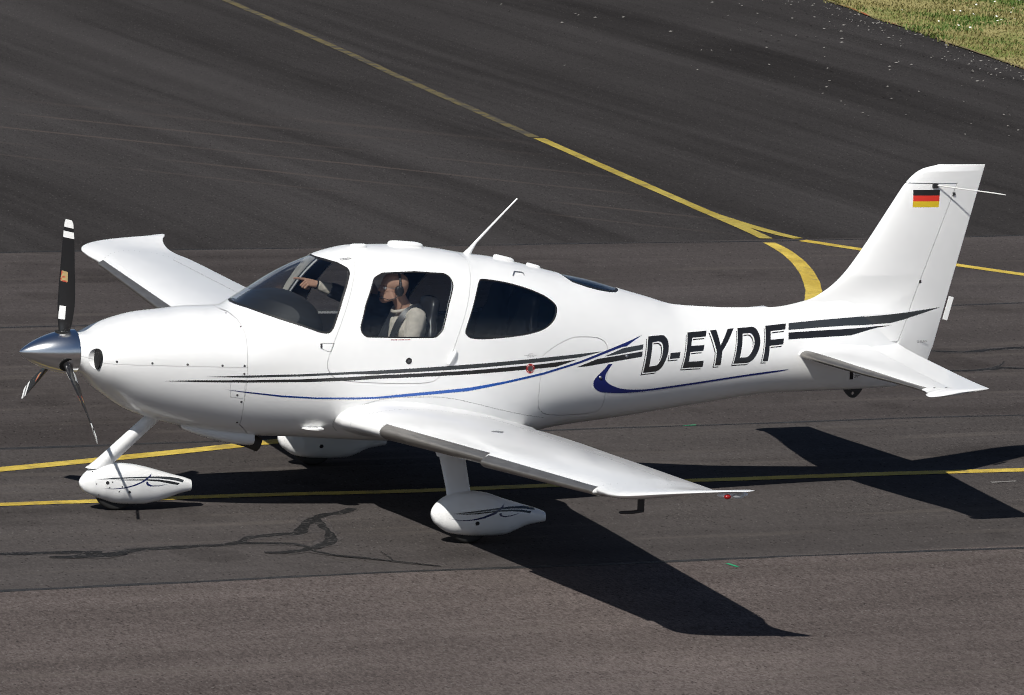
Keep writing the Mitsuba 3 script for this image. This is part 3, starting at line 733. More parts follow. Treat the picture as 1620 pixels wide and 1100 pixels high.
def wing(s):
    def P(pts):
        return poly([(x, s * y) for x, y in pts])

    base = Loft(wing_rings(YW, s))
    cy = np.linspace(3.25, 5.09, 28)
    cuff = Loft(wing_rings(cy, s, True))
    W = base.solid()
    flap = P([(3.46, .74), (3.21 + .02, 3.02), (4.2, 3.02), (4.2, .74)])
    ail = P([(3.222, 3.06), (3.030, 5.0), (3.6, 5.02), (3.9, 3.06)])
    fl, al = W ^ plan(flap.buffer(-.006)), W ^ plan(ail.buffer(-.006))
    W = W - plan(flap.buffer(.006)) - plan(ail.buffer(.005))
    tipline = poly([(2.2, s * 5.085), (2.46, s * 5.10), (2.56, s * 5.20), (2.70, s * 5.26), (2.88, s * 5.262), (3.04, s * 5.15), (3.4, s * 5.05), (3.4, s * 5.056), (3.04, s * 5.156), (2.88, s * 5.266), (2.70, s * 5.264), (2.56, s * 5.204), (2.46, s * 5.103), (2.2, s * 5.088)])
    k = put(A + '__wing', mshape(W, 'white_paint'))
    put(k + '__flap', mshape(fl, 'white_paint'))
    put(k + '__aileron', mshape(al, 'white_paint'))
    # drooped outer leading edge
    C = cuff.solid(.0004)
    put(k + '__leading_edge_cuff', mshape(C ^ plan(P([(2.0, 3.25), (2.0, 5.2), (2.74, 5.2), (2.74, 3.25)])), 'white_paint'))
    # de-icing panels of porous metal
    for lo, y0, y1 in ((base, 1.38, 3.225), (cuff, 3.25, 5.085)):
        S = lo.solid(.0025)
        xl = lambda y: np.interp(y, WS_[:, 0], WS_[:, 1]) - (.03 if lo is cuff else 0)
        cut = P([(xl(y0) - .2, y0), (xl(y0) + .052, y0), (xl(y1) + .047, y1), (xl(y1) - .2, y1)])
        put(k + '__deicing_panel', mshape((S ^ plan(cut)) - lo.solid(-.002), 'porous_metal'))
    # fairing line between wing and fuselage is in the loft; stall strip
    fy = np.linspace(.66, .9, 3)
    S = base.solid(.0012)
    seam = sg.LineString(chaikin([(2.25, s * .74), (2.36, s * .90), (2.6, s * .945), (3.2, s * .945), (3.72, s * .93), (3.9, s * .90), (3.9, s * .905), (3.72, s * .935), (3.2, s * .95), (2.6, s * .95), (2.36, s * .905), (2.25, s * .745)], 2)[:24]).buffer(.0018)
    put(k + '__fairing_seam', sheet(S ^ plan(seam), S.original_id(), 'seam_grey'))
    hl = sg.MultiLineString([[(3.455, s * .78), (3.226, s * 3.02)], [(3.216, s * 3.07), (3.026, s * 4.99)], [(3.226, s * 3.04), (3.7, s * 3.04)]]).buffer(.0035)
    put(k + '__hinge_seam', sheet(S ^ plan(hl), S.original_id(), 'gap_dark'))
    tip = sg.LineString([(2.45, s * 5.10), (2.56, s * 5.20), (2.70, s * 5.255), (2.88, s * 5.26), (3.03, s * 5.15), (3.12, s * 5.06)])
    dots = sg.MultiPoint([tip.interpolate(t, normalized=True) for t in np.linspace(.02, .98, 16)]).buffer(.005)
    put(k + '__tip_screws', sheet(S ^ plan(dots), S.original_id(), 'seam_grey'))
    # flap and aileron hinge fairings under the wing
    for y in (1.75, 2.9):
        z = np.interp(y, WS_[:, 0], WS_[:, 4]) - .02
        x = np.interp(y, WS_[:, 0], WS_[:, 2]) - .20
        m = trimesh.creation.icosphere(3, 1.0)
        m.apply_scale([.17, .022, .045])
        put(k + '__hinge_fairing', tmesh(m.apply_translation([x, s * y, z - .012]), 'white_plain', True))
    m = trimesh.creation.cylinder(.045, .006, sections=36)
    ang = math.atan(.0718)
    m.apply_transform(trimesh.transformations.rotation_matrix(s * ang, [1, 0, 0]))
    # fuel cap
    zt = float(top_of(base, 2.86, s * 2.35))
    put(k + '__fuel_cap', tmesh(m.apply_translation([2.86, s * 2.35, zt]), 'steel'))
    # drain and tie-down ring
    for (x, y) in ((2.86, 4.55),):
        z = np.interp(y, WS_[:, 0], WS_[:, 3]) - .052
        put(k + '__tie_down', tmesh(cat(box((.05, .012, .045), (x, s * y, z - .02), .004)), 'white_plain'))
    return k, base, cuff


def top_of(loft, x, y, sign=1):
    tm = trimesh.Trimesh(np.vstack([loft.R.reshape(-1, 3), loft.c]), loft.F, process=False)
    loc, _, _ = tm.ray.intersects_location([[x, y, 3.0 if sign > 0 else -1.0]], [[0, 0, -1.0 if sign > 0 else 1.0]], multiple_hits=False)
    return loc[0][2] if len(loc) else .9


WL, WBASE, WCUFF = wing(-1)
WR, _, _ = wing(1)
# navigation light at each tip
scene['red_lens'] = {'type': 'principled', 'base_color': rgb(.26, .004, .004), 'roughness': .12, 'clearcoat': 1.0, 'clearcoat_gloss': .98}
scene['green_lens'] = {'type': 'principled', 'base_color': rgb(.01, .25, .09), 'roughness': .12, 'clearcoat': 1.0, 'clearcoat_gloss': .98}
scene['clear_lens'] = {'type': 'principled', 'base_color': rgb(.75, .77, .78), 'roughness': .1, 'spec_trans': .7, 'eta': 1.45}
for s, k, b in ((-1, WL, 'red_lens'), (1, WR, 'green_lens')):
    pod = trimesh.creation.icosphere(3, 1.0)
    pod.apply_scale([.115, .030, .024])
    LK = put(k + '__light_pod', tmesh(pod.apply_translation([3.125 if s < 0 else 3.05, s * (5.76 if s < 0 else 5.74), 1.153]), 'white_plain', True))
    m = trimesh.creation.icosphere(3, 1.0)
    m.apply_scale([.024, .020, .018])
    put(k + '__position_light', tmesh(m.apply_translation([3.075 if s < 0 else 3.0, s * (5.787 if s < 0 else 5.765), 1.146]), b, True))
    m = trimesh.creation.icosphere(3, 1.0)
    m.apply_scale([.045, .024, .019])
    put(k + '__strobe_light', tmesh(m.apply_translation([3.155 if s < 0 else 3.08, s * (5.790 if s < 0 else 5.77), 1.150]), 'clear_lens', True))
# pitot tube under the left wing
pz = float(top_of(WBASE, 2.62, -5.32, -1))
put(WL + '__pitot_tube', tmesh(cat(box((.050, .014, .11), (2.655, -5.32, pz - .040), .006), tube([(2.675, -5.32, pz - .085), (2.60, -5.32, pz - .092), (2.51, -5.32, pz - .092), (2.495, -5.32, pz - .092)], [.011, .013, .011, .006], 12)), 'black_plastic'))

# ---- vertical tail
FLE = [(1.02, 6.9), (1.30, 6.5), (1.40, 6.36), (1.455, 6.37), (1.475, 6.39), (1.519, 6.455), (1.59, 6.612), (1.722, 6.761), (1.85, 6.857), (1.989, 6.954), (2.15, 7.058), (2.283, 7.144), (2.40, 7.220), (2.46, 7.259), (2.50, 7.297), (2.531, 7.339), (2.56, 7.40), (2.577, 7.464), (2.587, 7.53), (2.592, 7.60)]


def fin_rings():
    zs = np.r_[np.linspace(1.03, 1.40, 8), np.linspace(1.41, 1.75, 40), np.linspace(1.77, 2.46, 36), np.linspace(2.47, 2.592, 26)]
    f = np.array(FLE)
    le = np.interp(zs, f[:, 0], f[:, 1])
    zz_ = np.linspace(1.03, 2.592, 1500)
    raw = np.interp(zz_, f[:, 0], f[:, 1])
    wz = np.clip((zz_ - 1.50) / .08, 0, 1) * np.clip((2.56 - zz_) / .1, 0, 1)
    le = gaussian_filter1d(raw, 8) * (1 - wz) + gaussian_filter1d(raw, 42) * wz
    le = np.interp(zs, np.linspace(1.03, 2.592, 1500), le)
    te = 7.556 + (7.947 - 7.556) * (zs - 1.03) / (2.592 - 1.03)
    R = []
    for z, a, b in zip(zs, le, te):
        c = b - a
        half = np.interp(z, [1.0, 1.45, 1.6, 2.4, 2.54, 2.592], [.060, .068, .060, .042, .033, .008])
        half += .035 * math.exp(-max(z - 1.42, 0) / .07)
        af = airfoil(1.0, 0.0, 36)
        yy = af[:, 1] * half / .5
        # the thick part sits well aft on the long dorsal levels
        xx = af[:, 0]
        lo = np.clip((1.72 - z) / .22, 0, 1)
        yy = yy * (1 - lo * (1 - np.clip(c * xx / .75, 0, 1) ** .8))
        R.append(np.stack([a + c * xx, yy, 0 * xx + z], 1))
    return np.array(R)


FIN = Loft(fin_rings())
F0 = FIN.solid()
h0, h1 = (7.187, 1.03), (7.697, 2.443)
RUD = poly([h0, h1, (7.282, 2.445), (7.20, 2.447), (7.2, 2.8), (8.2, 2.8), (8.2, 2.0), (7.62, 1.06), (7.54, 1.0), (7.45, .98)])
RUD = poly([(h0[0], h0[1]), (7.697, 2.443), (7.20, 2.447), (7.2, 2.8), (8.2, 2.8), (8.2, 1.3), (7.58, 1.13), (7.545, 1.035), (7.50, 1.0), (7.19, 1.0)])
rud = F0 ^ prism(RUD.buffer(-.003), 'y', -1, 1)
fin = (F0 - prism(RUD.buffer(.004), 'y', -1, 1)) ^ prism(poly([(5.0, 1.2), (9, 1.2), (9, 3), (5, 3)]), 'y', -1, 1)
FK = put(A + '__fin', mshape(fin, 'white_paint'))
RK = put(A + '__rudder', mshape(rud, 'white_paint'))
put(RK + '__trim_tab', tmesh(box((.045, .004, .19), (0, 0, 0), .0015).apply_transform(trimesh.transformations.rotation_matrix(math.radians(14), [0, 1, 0])).apply_translation([7.70, .0, 1.445]), 'white_plain'))
for z in (2.36, 1.665):
    x = 7.187 + (7.697 - 7.187) * (z - 1.03) / (2.443 - 1.03)
    put(RK + '__hinge', tmesh(box((.022, .075, .026), (x + .004, 0, z), .003), 'black_plastic'))
fl = DEC['FLAG']
for (a, b, c, d), bs in zip(((0, 1, 2, 3), (3, 2, 4, 5), (5, 4, 6, 7)), ('black_paint', 'red_flag', 'gold_flag')):
    if bs not in scene and bs != 'black_paint':
        mat(bs, (.62, .035, .022) if bs == 'red_flag' else (.60, .42, .02), rough=.35, coat=.6)
    decal(FK + '__flag_band', poly([fl[a], fl[b], fl[c], fl[d]]), bs, .0016, [FIN], label={'black_paint': 'black band of the flag on the fin', 'red_flag': 'red band of the flag on the fin', 'gold_flag': 'gold band of the flag on the fin'}[bs])
decal(A + '__tail_stripe', poly(DEC['TAIL1B']), 'grey_black_paint', .0016, [FIN])
decal(A + '__tail_stripe', poly(DEC['TAIL1']), 'grey_black_paint', .0016, [FUS])
decal(A + '__tail_stripe', poly(DEC['TAIL2']), 'black_paint', .0016, [FUS, FIN])
# V-shaped aerial on the fin
mat('aerial_grey', (.6, .6, .58), rough=.4)
put(FK + '__aerial_mount', tmesh(box((.05, .11, .04), (7.495, 0, 2.428), .006), 'black_plastic'))
for s in (-1, 1):
    put(FK + '__aerial', tmesh(tube([(7.51, s * .05, 2.43), (7.90, s * .34, 2.405), (7.945, s * .375, 2.40)], [.0055, .0045, .0035], 8), 'aerial_grey', True))
tx = meshkit.text_mesh('NO PUSH', .017, .0006)
tx.apply_transform(trimesh.transformations.rotation_matrix(math.pi / 2, [1, 0, 0]))
tx.apply_translation([7.405, -.0395, 1.180])
put(RK + '__lettering', tmesh(tx, 'fastener', False))

# ---- horizontal tail with elevator
#        y     xLE    xTE   z      t
SSEC = [(.03, 6.300, 7.268, 1.135, .105), (.25, 6.303, 7.225, 1.135, .100), (1.0, 6.42, 7.14, 1.127, .095), (1.84, 6.575, 7.06, 1.122, .09), (1.93, 6.560, 7.055, 1.122, .085), (1.965, 6.575, 7.052, 1.122, .07), (1.985, 6.63, 7.05, 1.122, .04)]


def stab(s):
    q = np.array(SSEC)
    ys = np.unique(np.r_[np.linspace(.03, 1.84, 24), np.linspace(1.84, 1.985, 14)])
    par = [PchipInterpolator(q[:, 0], q[:, c])(ys) for c in range(1, 5)]
    R = []
    for y, a, b, z, t in zip(ys, *par):
        af = airfoil(t, 0.0, 34)
        R.append(np.stack([a + (b - a) * af[:, 0], 0 * af[:, 0] + s * y, z + (b - a) * af[:, 1]], 1))
    ST = Loft(np.array(R))
    S0 = ST.solid()

    def P(pts):
        return poly([(x, s * y) for x, y in pts])

    ELE = P([(6.975, .02), (6.838, 1.30), (6.800, 1.70), (6.790, 1.868), (6.3, 1.868), (6.3, 2.1), (7.5, 2.1), (7.5, .02)])
    k = put(A + '__tailplane', mshape(S0 - plan(ELE.buffer(.0055)), 'white_paint'))
    el = S0 ^ plan(ELE.buffer(-.003))
    # trailing edge a little up
    a0, a1 = np.array([6.975, s * .02, 1.128]), np.array([6.79, s * 1.868, 1.118])
    ax = (a1 - a0) / np.linalg.norm(a1 - a0)
    M = trimesh.transformations.rotation_matrix(math.radians(-7) * s, ax, a0)
    V, F, N = arr(el)
    V = V @ M[:3, :3].T + M[:3, 3]
    N = N @ M[:3, :3].T
    put(k + '__elevator', shape(V, F, N, 'white_paint'))
    S = ST.solid(.0025)
    xl = lambda y: np.interp(y, q[:, 0], q[:, 1])
    cut = P([(xl(.24) - .2, .24), (xl(.24) + .055, .24), (xl(1.80) + .045, 1.80), (xl(1.80) - .2, 1.80)])
    put(k + '__deicing_panel', mshape((S ^ plan(cut)) - ST.solid(-.002), 'porous_metal'))
    for (x, y) in ((6.66, 1.835), (6.755, 1.845)):
        m = trimesh.creation.cylinder(.009, .006, sections=14)
        z = float(top_of(ST, x, s * y))
        put(k + '__fastener', tmesh(m.apply_translation([x, s * y, z]), 'fastener'))
    # root fillet against the fuselage
    rr = []
    for y, g in ((.04, .05), (.10, .045), (.16, .036), (.20, .022), (.235, .010), (.26, .0)):
        a, b = xl(max(y, .03)) - g * .9, np.interp(y, q[:, 0], q[:, 2]) - .10
        af = airfoil(.105, 0.0, 30)
        zz = (b - a) * af[:, 1] + np.sign(af[:, 1]) * g * .55 * np.clip(4 * af[:, 0] * (1.02 - af[:, 0]), 0, 1) ** .5
        rr.append(np.stack([a + (b - a) * af[:, 0], 0 * af[:, 0] + s * y, 1.135 + zz], 1))
    FI = Loft(np.array(rr)).solid() - plan(ELE.buffer(.004))
    put(k + '__root_fairing', mshape(FI, 'white_paint'))
    return k


stab(-1)
stab(1)
# tail cone under the rudder, tie-down lug, stickers
td = trimesh.creation.extrude_polygon(poly(chaikin([(6.80, .83), (7.00, .83), (6.955, .765), (6.925, .742), (6.885, .742), (6.855, .765)], 2)).difference(sg.Point(6.905, .778).buffer(.013)), .012, engine='earcut')
td.apply_transform(trimesh.transformations.rotation_matrix(math.pi / 2, [1, 0, 0])).apply_translation([0, .006, 0])
put(A + '__tail_tie_down', tmesh(td, 'black_plastic'))
decal(A + '__tail_sticker', poly(DEC['TAILSTICK']), 'black_paint', .0018)
ts = DEC['TAILSTICK'][1]
decal(A + '__small_print', sg.MultiPolygon([sg.box(ts[0] + .02, ts[1] - dz, ts[0] + .02 + w, ts[1] - dz + .005) for dz, w in ((.012, .07), (.026, .035), (.044, .055), (.058, .035))]), 'fastener')

# ---- roof aerials
def roof(x, y=0.0):
    p, n = on_side(x, 1.2)
    k = np.searchsorted(XS, x)
    ring = FUS.R[k]
    j = np.flatnonzero(ring[:, 2] > 1.15)
    o = j[np.argsort(ring[j, 1])]
    return float(np.interp(y, ring[o, 1], ring[o, 2]))


def pod(x, y, L, w, h, key, b='white_plain'):
    z = roof(x, y)
    dz = (roof(x + L / 2, y) - roof(x - L / 2, y)) / L
    a = np.linspace(0, 2 * np.pi, 48, endpoint=False)
    lev = []
    for f, sc in ((-.3, 1.0), (0.35, 1.0), (.6, .97), (.8, .90), (.93, .80), (1.0, .66)):
        ex = np.sign(np.cos(a)) * np.abs(np.cos(a)) ** .75
        ey = np.sign(np.sin(a)) * np.abs(np.sin(a)) ** .75
        X = L / 2 * ex * sc
        lev.append(np.stack([x + X, y + w / 2 * ey * sc, z + dz * X + f * h], 1))
    put(key, mshape(Loft(np.array(lev)).solid(), b))


pod(2.635, -.06, .13, .075, .022, A + '__roof_aerial_pod')
pod(3.05, .02, .275, .15, .028, A + '__roof_aerial_pod')
pod(3.85, -.02, .17, .075, .030, A + '__roof_aerial_pod')
pod(4.10, -.02, .115, .06, .022, A + '__roof_aerial_pod')
z = roof(3.55)
put(A + '__whip_aerial', tmesh(tube([(3.55, 0, z - .01), (3.575, 0, z + .03), (3.62, 0, z + .09), (3.75, 0, z + .225), (3.945, 0, 2.335)], [.034, .020, .011, .0085, .006], 12), 'white_plain', True))

# ---- spinner and propeller
a = np.linspace(0, 1, 40)
sp_x = .015 + .415 * a
sp_r = .1665 * (1 - (1 - a) ** 1.75) ** .80
prof_pts = np.vstack([[0, 0.0], np.stack([sp_r[1:], sp_x[1:] - .015], 1), [.1665, .425], [0, .425]])
spn = trimesh.creation.revolve(prof_pts, sections=96)
spn.apply_transform(trimesh.transformations.rotation_matrix(math.pi / 2, [0, 1, 0]))
HUBZ = 1.206
spn.apply_translation([.0, 0, HUBZ])
PK = put(A + '__spinner', tmesh(spn, 'polished', 40))
HX = .335
for k3 in range(3):
    th0 = -.017 + k3 * 2 * math.pi / 3
    rs = np.linspace(.10, .99, 40)
    bands = {'blade': [(.0, .855), (.903, .932)], 'white_tip_band': [(.855, .903), (.932, 1.0)]}
    ring_list = []
    for r in rs:
        f = (r - .10) / .89
        ch = np.interp(r, [.10, .16, .22, .35, .55, .75, .90, .97, .99], [.075, .085, .11, .142, .150, .138, .118, .10, .075])
        tk = np.interp(r, [.10, .2, .35, .7, .99], [.9, .40, .20, .10, .07])
        beta = math.radians(np.interp(r, [.10, .3, .6, .99], [62, 48, 29, 19]))
        af = airfoil(tk, .02 if r > .2 else 0, 24)
        u = (af[:, 0] - .38) * ch
        w = af[:, 1] * ch
        # chord direction: mostly in the disc, pitched by beta
        tdir, xdir = -math.cos(beta), math.sin(beta)
        X = HX + u * xdir - w * tdir
        Tn = u * tdir + w * xdir
        ring_list.append(np.stack([X, Tn, 0 * u + r], 1))
    BL = Loft(np.array(ring_list))
    V, = (BL.R,)
    Mx = trimesh.transformations.rotation_matrix(-th0, [1, 0, 0])
    Mx[:3, 3] = [0, 0, HUBZ]
    B0 = BL.solid()

    def placed(M):
        V, F, N = arr(M)
        return V @ Mx[:3, :3].T + Mx[:3, 3], F, N @ Mx[:3, :3].T

    zr = lambda lo, hi: prism(sg.box(-2, lo, 2, hi), 'y', -1, 1)
    black = (B0 ^ zr(0, .855)) + (B0 ^ zr(.903, .932))
    bk = put(A + '__propeller_blade', shape(*placed(black), 'black_paint'))
    for lo, hi in ((.8552, .9028), (.9322, 1.1)):
        put(bk + '__white_band', shape(*placed(B0 ^ zr(lo, hi)), 'white_plain'))
    # maker's badge and a white data label on the front face
    S = BL.solid(.0012)
    i0 = S.original_id()
    if 'badge_red' not in scene:
        mat('badge_red', mikit.proc(lambda p, n, uv: mix((.42, .07, .04), (.40, .30, .14), smoothstep(.42, .58, noise(p.y * 60, p.z * 60, 2.0)))), rough=.5)
    bad = poly(sa.scale(sg.Point(0, 0).buffer(1, 10), .026, .052))
    bd = prism(sa.translate(poly([(-.027, -.042), (.027, -.036), (.027, .042), (-.027, .036)]).buffer(-.008).buffer(.008), 0, .565), 'y', -1, 1).rotate([0, 0, 90])
    put(bk + '__badge', shape(*placed(S ^ bd), 'badge_red'))
    lb = prism(sg.box(-.022, .245, .012, .345), 'y', -1, 1).rotate([0, 0, 90])
    put(bk + '__data_label', shape(*placed(S ^ lb), 'white_plain'))
    # dark blade root opening in the spinner
    c = trimesh.creation.cylinder(.060, .012, sections=28)
    c.apply_translation([0, 0, .148])
    c.apply_transform(Mx)
    c.apply_translation([HX, 0, 0])
    put(bk + '__root_collar', tmesh(c, 'hole_dark'))
put(A + '__spinner_backplate', tmesh(trimesh.creation.cylinder(.150, .02, sections=64).apply_transform(trimesh.transformations.rotation_matrix(math.pi / 2, [0, 1, 0])).apply_translation([.43, 0, HUBZ]), 'hole_dark'))
for s in (-1, 1):
    m = trimesh.creation.cylinder(.078, .01, sections=40)
    m.apply_scale([1.0, .80, 1.0])
    m.apply_transform(trimesh.transformations.rotation_matrix(math.pi / 2, [0, 1, 0]))
    put(A + '__lower_cowling__air_inlet', tmesh(m.apply_translation([.513, s * .288, 1.196]), 'hole_dark'))

# ---- exhaust fairing under the cowling
ex = []
for x, zt, zb, w in ((1.28, .655, .618, .05), (1.40, .66, .575, .12), (1.52, .66, .535, .16), (1.66, .65, .505, .185), (1.78, .64, .492, .19), (1.80, .635, .493, .188)):
    t = np.linspace(0, 2 * np.pi, 40, endpoint=False)
    zc = (zt + zb) / 2
    ex.append(np.stack([0 * t + x, -.06 + w * np.sign(np.cos(t)) * np.abs(np.cos(t)) ** .8, zc + (zt - zb) / 2 * np.sign(np.sin(t)) * np.abs(np.sin(t)) ** .8], 1))
EX = Loft(np.array(ex))
outer = EX.solid() - (EX.solid(-.008) ^ m3.Manifold.cube([2, 2, 2]).translate([1.66, -1, -.3]))
put(A + '__exhaust_fairing', mshape(outer, 'white_paint'))
pipe = tube([(1.62, -.12, .575), (1.78, -.12, .535), (1.88, -.12, .495)], [.055, .055, .055], 24)
put(A + '__exhaust_pipe', tmesh(pipe, 'exhaust_metal'))

# ---- undercarriage
def pant(top, bot, y, w, key, steps=70, zmid=None):
    """Wheel fairing: superellipse sections along x between the top and bottom outlines."""
    t, b = np.array(top), np.array(bot)
    x0, x1 = t[0, 0], t[-1, 0]
    u = np.linspace(0, 1, steps)
    xs = x0 + (x1 - x0) * (u ** 1.6)
    xs[0] += .002
    R = []
    zt = gaussian_filter1d(PchipInterpolator(t[:, 0], t[:, 1])(np.linspace(x0, x1, 600)), 6, mode='nearest')
    zb = gaussian_filter1d(PchipInterpolator(b[:, 0], b[:, 1])(np.linspace(x0, x1, 600)), 6, mode='nearest')
    g = np.linspace(x0, x1, 600)
    for x in xs:
        f = (x - x0) / (x1 - x0)
        hw = w * np.interp(f, [0, .01, .04, .1, .2, .35, .5, .7, .85, 1], [.10, .24, .42, .66, .88, 1, .97, .78, .58, .40])
        a, c = np.interp(x, g, zt), np.interp(x, g, zb)
        th = np.linspace(0, 2 * np.pi, 56, endpoint=False)
        R.append(np.stack([0 * th + x, y + hw * np.sign(np.cos(th)) * np.abs(np.cos(th)) ** .80, (a + c) / 2 + (a - c) / 2 * np.sign(np.sin(th)) * np.abs(np.sin(th)) ** .86], 1))
    return Loft(np.array(R))


def wheel(x, y, r, w, key):
    t = np.linspace(0, 2 * np.pi, 40, endpoint=False)
    pr = np.stack([r - w * .42 + w * .42 * np.sign(np.cos(t)) * np.abs(np.cos(t)) ** .8, w / 2 * np.sign(np.sin(t)) * np.abs(np.sin(t)) ** .7], 1)
    m = trimesh.creation.revolve(np.vstack([pr, pr[:1]]), sections=56)
    m.apply_transform(trimesh.transformations.rotation_matrix(math.pi / 2, [1, 0, 0]))
    m.apply_translation([x, y, r])
    rim = trimesh.creation.cylinder(r - w * .78, w * .7, sections=40).apply_transform(trimesh.transformations.rotation_matrix(math.pi / 2, [1, 0, 0])).apply_translation([x, y, r])
    k = put(key, tmesh(m, 'black_rubber', 40))
    put(k + '__rim', tmesh(rim, 'steel', 30))


NTOP = [(0.5113, 0.2039), (0.5196, 0.2392), (0.5488, 0.274), (0.5902, 0.3109), (0.6626, 0.3424), (0.7581, 0.3545), (0.8222, 0.3542), (0.9214, 0.3449), (1.0213, 0.3249), (1.1468, 0.29), (1.2727, 0.2538), (1.3483, 0.2342), (1.3902, 0.2165)]
NBOT = [(0.5113, 0.2039), (0.5288, 0.168), (0.5734, 0.1314), (0.6736, 0.091), (0.8109, 0.052), (0.9844, 0.043), (1.0832, 0.0524), (1.1569, 0.0684), (1.2549, 0.0994), (1.3162, 0.1193), (1.3718, 0.1299), (1.394, 0.1354)]
MTOP = [(2.6999, 0.2266), (2.7052, 0.2497), (2.72, 0.2803), (2.7552, 0.3143), (2.8311, 0.3589), (2.9247, 0.3837), (3.0237, 0.3875), (3.1406, 0.3707), (3.2676, 0.3288), (3.3946, 0.2906), (3.5731, 0.2354), (3.6006, 0.223)]
MBOT = [(2.6999, 0.2266), (2.7057, 0.1955), (2.7222, 0.164), (2.7482, 0.1401), (2.8506, 0.0792), (2.9922, 0.0598), (3.1584, 0.0537), (3.2663, 0.0578), (3.3644, 0.0887), (3.446, 0.1217), (3.5867, 0.1453), (3.6049, 0.1487)]
NSTUD = [(0.6968, 0.2285, 0.013, 'black_plastic'), (0.8699, 0.1558, 0.01, 'fastener'), (0.7347, 0.2335, 0.005, 'fastener'), (0.7144, 0.1926, 0.005, 'fastener'), (0.8089, 0.1987, 0.005, 'fastener'), (0.7884, 0.1613, 0.005, 'fastener'), (0.6175, 0.2174, 0.005, 'fastener'), (0.5966, 0.3029, 0.005, 'fastener'), (0.6445, 0.1328, 0.005, 'fastener')]
MSTUD = [(3.0185, 0.1703, 0.016, 'black_plastic')]
PST = {'N1': [(0.616, 0.2517), (0.7382, 0.2654), (0.8612, 0.2684), (0.9847, 0.2668), (1.1085, 0.2627), (1.2081, 0.2521), (1.2832, 0.2385), (1.3236, 0.2245), (1.3119, 0.2081), (1.234, 0.2289), (1.1091, 0.2485), (0.9851, 0.2573), (0.8616, 0.2602), (0.7386, 0.2571)], 'N2': [(0.7142, 0.2518), (0.8619, 0.2519), (0.9855, 0.249), (1.1095, 0.2402), (1.2095, 0.2224), (1.2848, 0.204), (1.2667, 0.1913), (1.1978, 0.206), (1.1102, 0.2259), (0.9858, 0.2407), (0.8623, 0.2447)], 'N3': [(0.6557, 0.1858), (0.7418, 0.1837), (0.8154, 0.1914), (0.8886, 0.2062), (0.9615, 0.2318), (1.0218, 0.2659), (1.0518, 0.2854), (1.0403, 0.2655), (0.9863, 0.2312), (0.9134, 0.2033), (0.8279, 0.1852), (0.742, 0.1801)], 'N4': [(1.0012, 0.2285), (1.0135, 0.2306), (1.0242, 0.2125), (1.0495, 0.2001), (1.1115, 0.1962), (1.1855, 0.204), (1.1117, 0.1915), (1.0374, 0.1932), (1.0123, 0.2009), (1.0007, 0.2131)], 'M1': [(2.8289, 0.2422), (2.9271, 0.2552), (3.0501, 0.2698), (3.1736, 0.2799), (3.2979, 0.283), (3.4228, 0.2775), (3.5155, 0.2596), (3.5063, 0.245), (3.4239, 0.2596), (3.2987, 0.269), (3.1744, 0.2659), (3.0508, 0.2567), (2.9276, 0.2459)], 'M2': [(2.8293, 0.2345), (3.0099, 0.2492), (3.1746, 0.2628), (3.2991, 0.262), (3.3825, 0.256), (3.4733, 0.2397), (3.4617, 0.2244), (3.3834, 0.2404), (3.2998, 0.2495), (3.1752, 0.2519), (3.0104, 0.2399)], 'M3': [(2.7978, 0.209), (2.8809, 0.1944), (2.9714, 0.1998), (3.0612, 0.2192), (3.1504, 0.2518), (3.2148, 0.2851), (3.2427, 0.3053), (3.2277, 0.277), (3.1595, 0.236), (3.0701, 0.2073), (2.98, 0.1926), (2.8812, 0.1898)], 'M4': [(3.1925, 0.2391), (3.2072, 0.2426), (3.2139, 0.2269), (3.2352, 0.217), (3.2849, 0.2196), (3.3836, 0.2357), (3.3018, 0.2145), (3.2357, 0.2092), (3.2019, 0.2194), (3.1914, 0.229)]}
NP = pant(NTOP, NBOT, 0.0, .125, 'n')
NK = put(A + '__nose_wheel_fairing', mshape(NP.solid(), 'white_paint'))
wheel(.80, 0, .165, .08, A + '__nose_wheel')


def blade_strut(p0, p1, c0, c1, t0, t1, key, foot=None):
    """A streamlined leg from p0 to p1 with chords along x."""
    R = []
    for f in np.linspace(0, 1, 14):
        p = np.array(p0) * (1 - f) + np.array(p1) * f
        c = c0 + (c1 - c0) * f
        t = t0 + (t1 - t0) * f
        if foot:
            c, t = c + foot[0] * math.exp(-(1 - f) / .06), t + foot[1] * math.exp(-(1 - f) / .06)
        th = np.linspace(0, 2 * np.pi, 36, endpoint=False)
        R.append(np.stack([p[0] + c / 2 * np.cos(th), p[1] + t / 2 * np.sin(th) * (1 - .25 * np.cos(th)), 0 * th + p[2]], 1))
    return Loft(np.array(R))


ns_ = blade_strut((1.10, 0, .72), (.655, 0, .325), .155, .165, .075, .085, 'n', (.03, .02))
put(A + '__nose_leg', mshape(ns_.solid(), 'white_paint'))


def side_studs(loft, pts, s, key):
    tm = trimesh.Trimesh(np.vstack([loft.R.reshape(-1, 3), loft.c]), loft.F, process=False)
    for x, z, r, b in pts:
        loc, _, tri = tm.ray.intersects_location([[x, s * 4.0, z]], [[0, -s * 1.0, 0]], multiple_hits=False)
        if len(loc):
            n = tm.face_normals[tri[0]]
            m = trimesh.creation.cylinder(r, .004, sections=18)
            m.apply_transform(trimesh.geometry.align_vectors([0, 0, 1], n))
            put(key, tmesh(m.apply_translation(loc[0]), b))


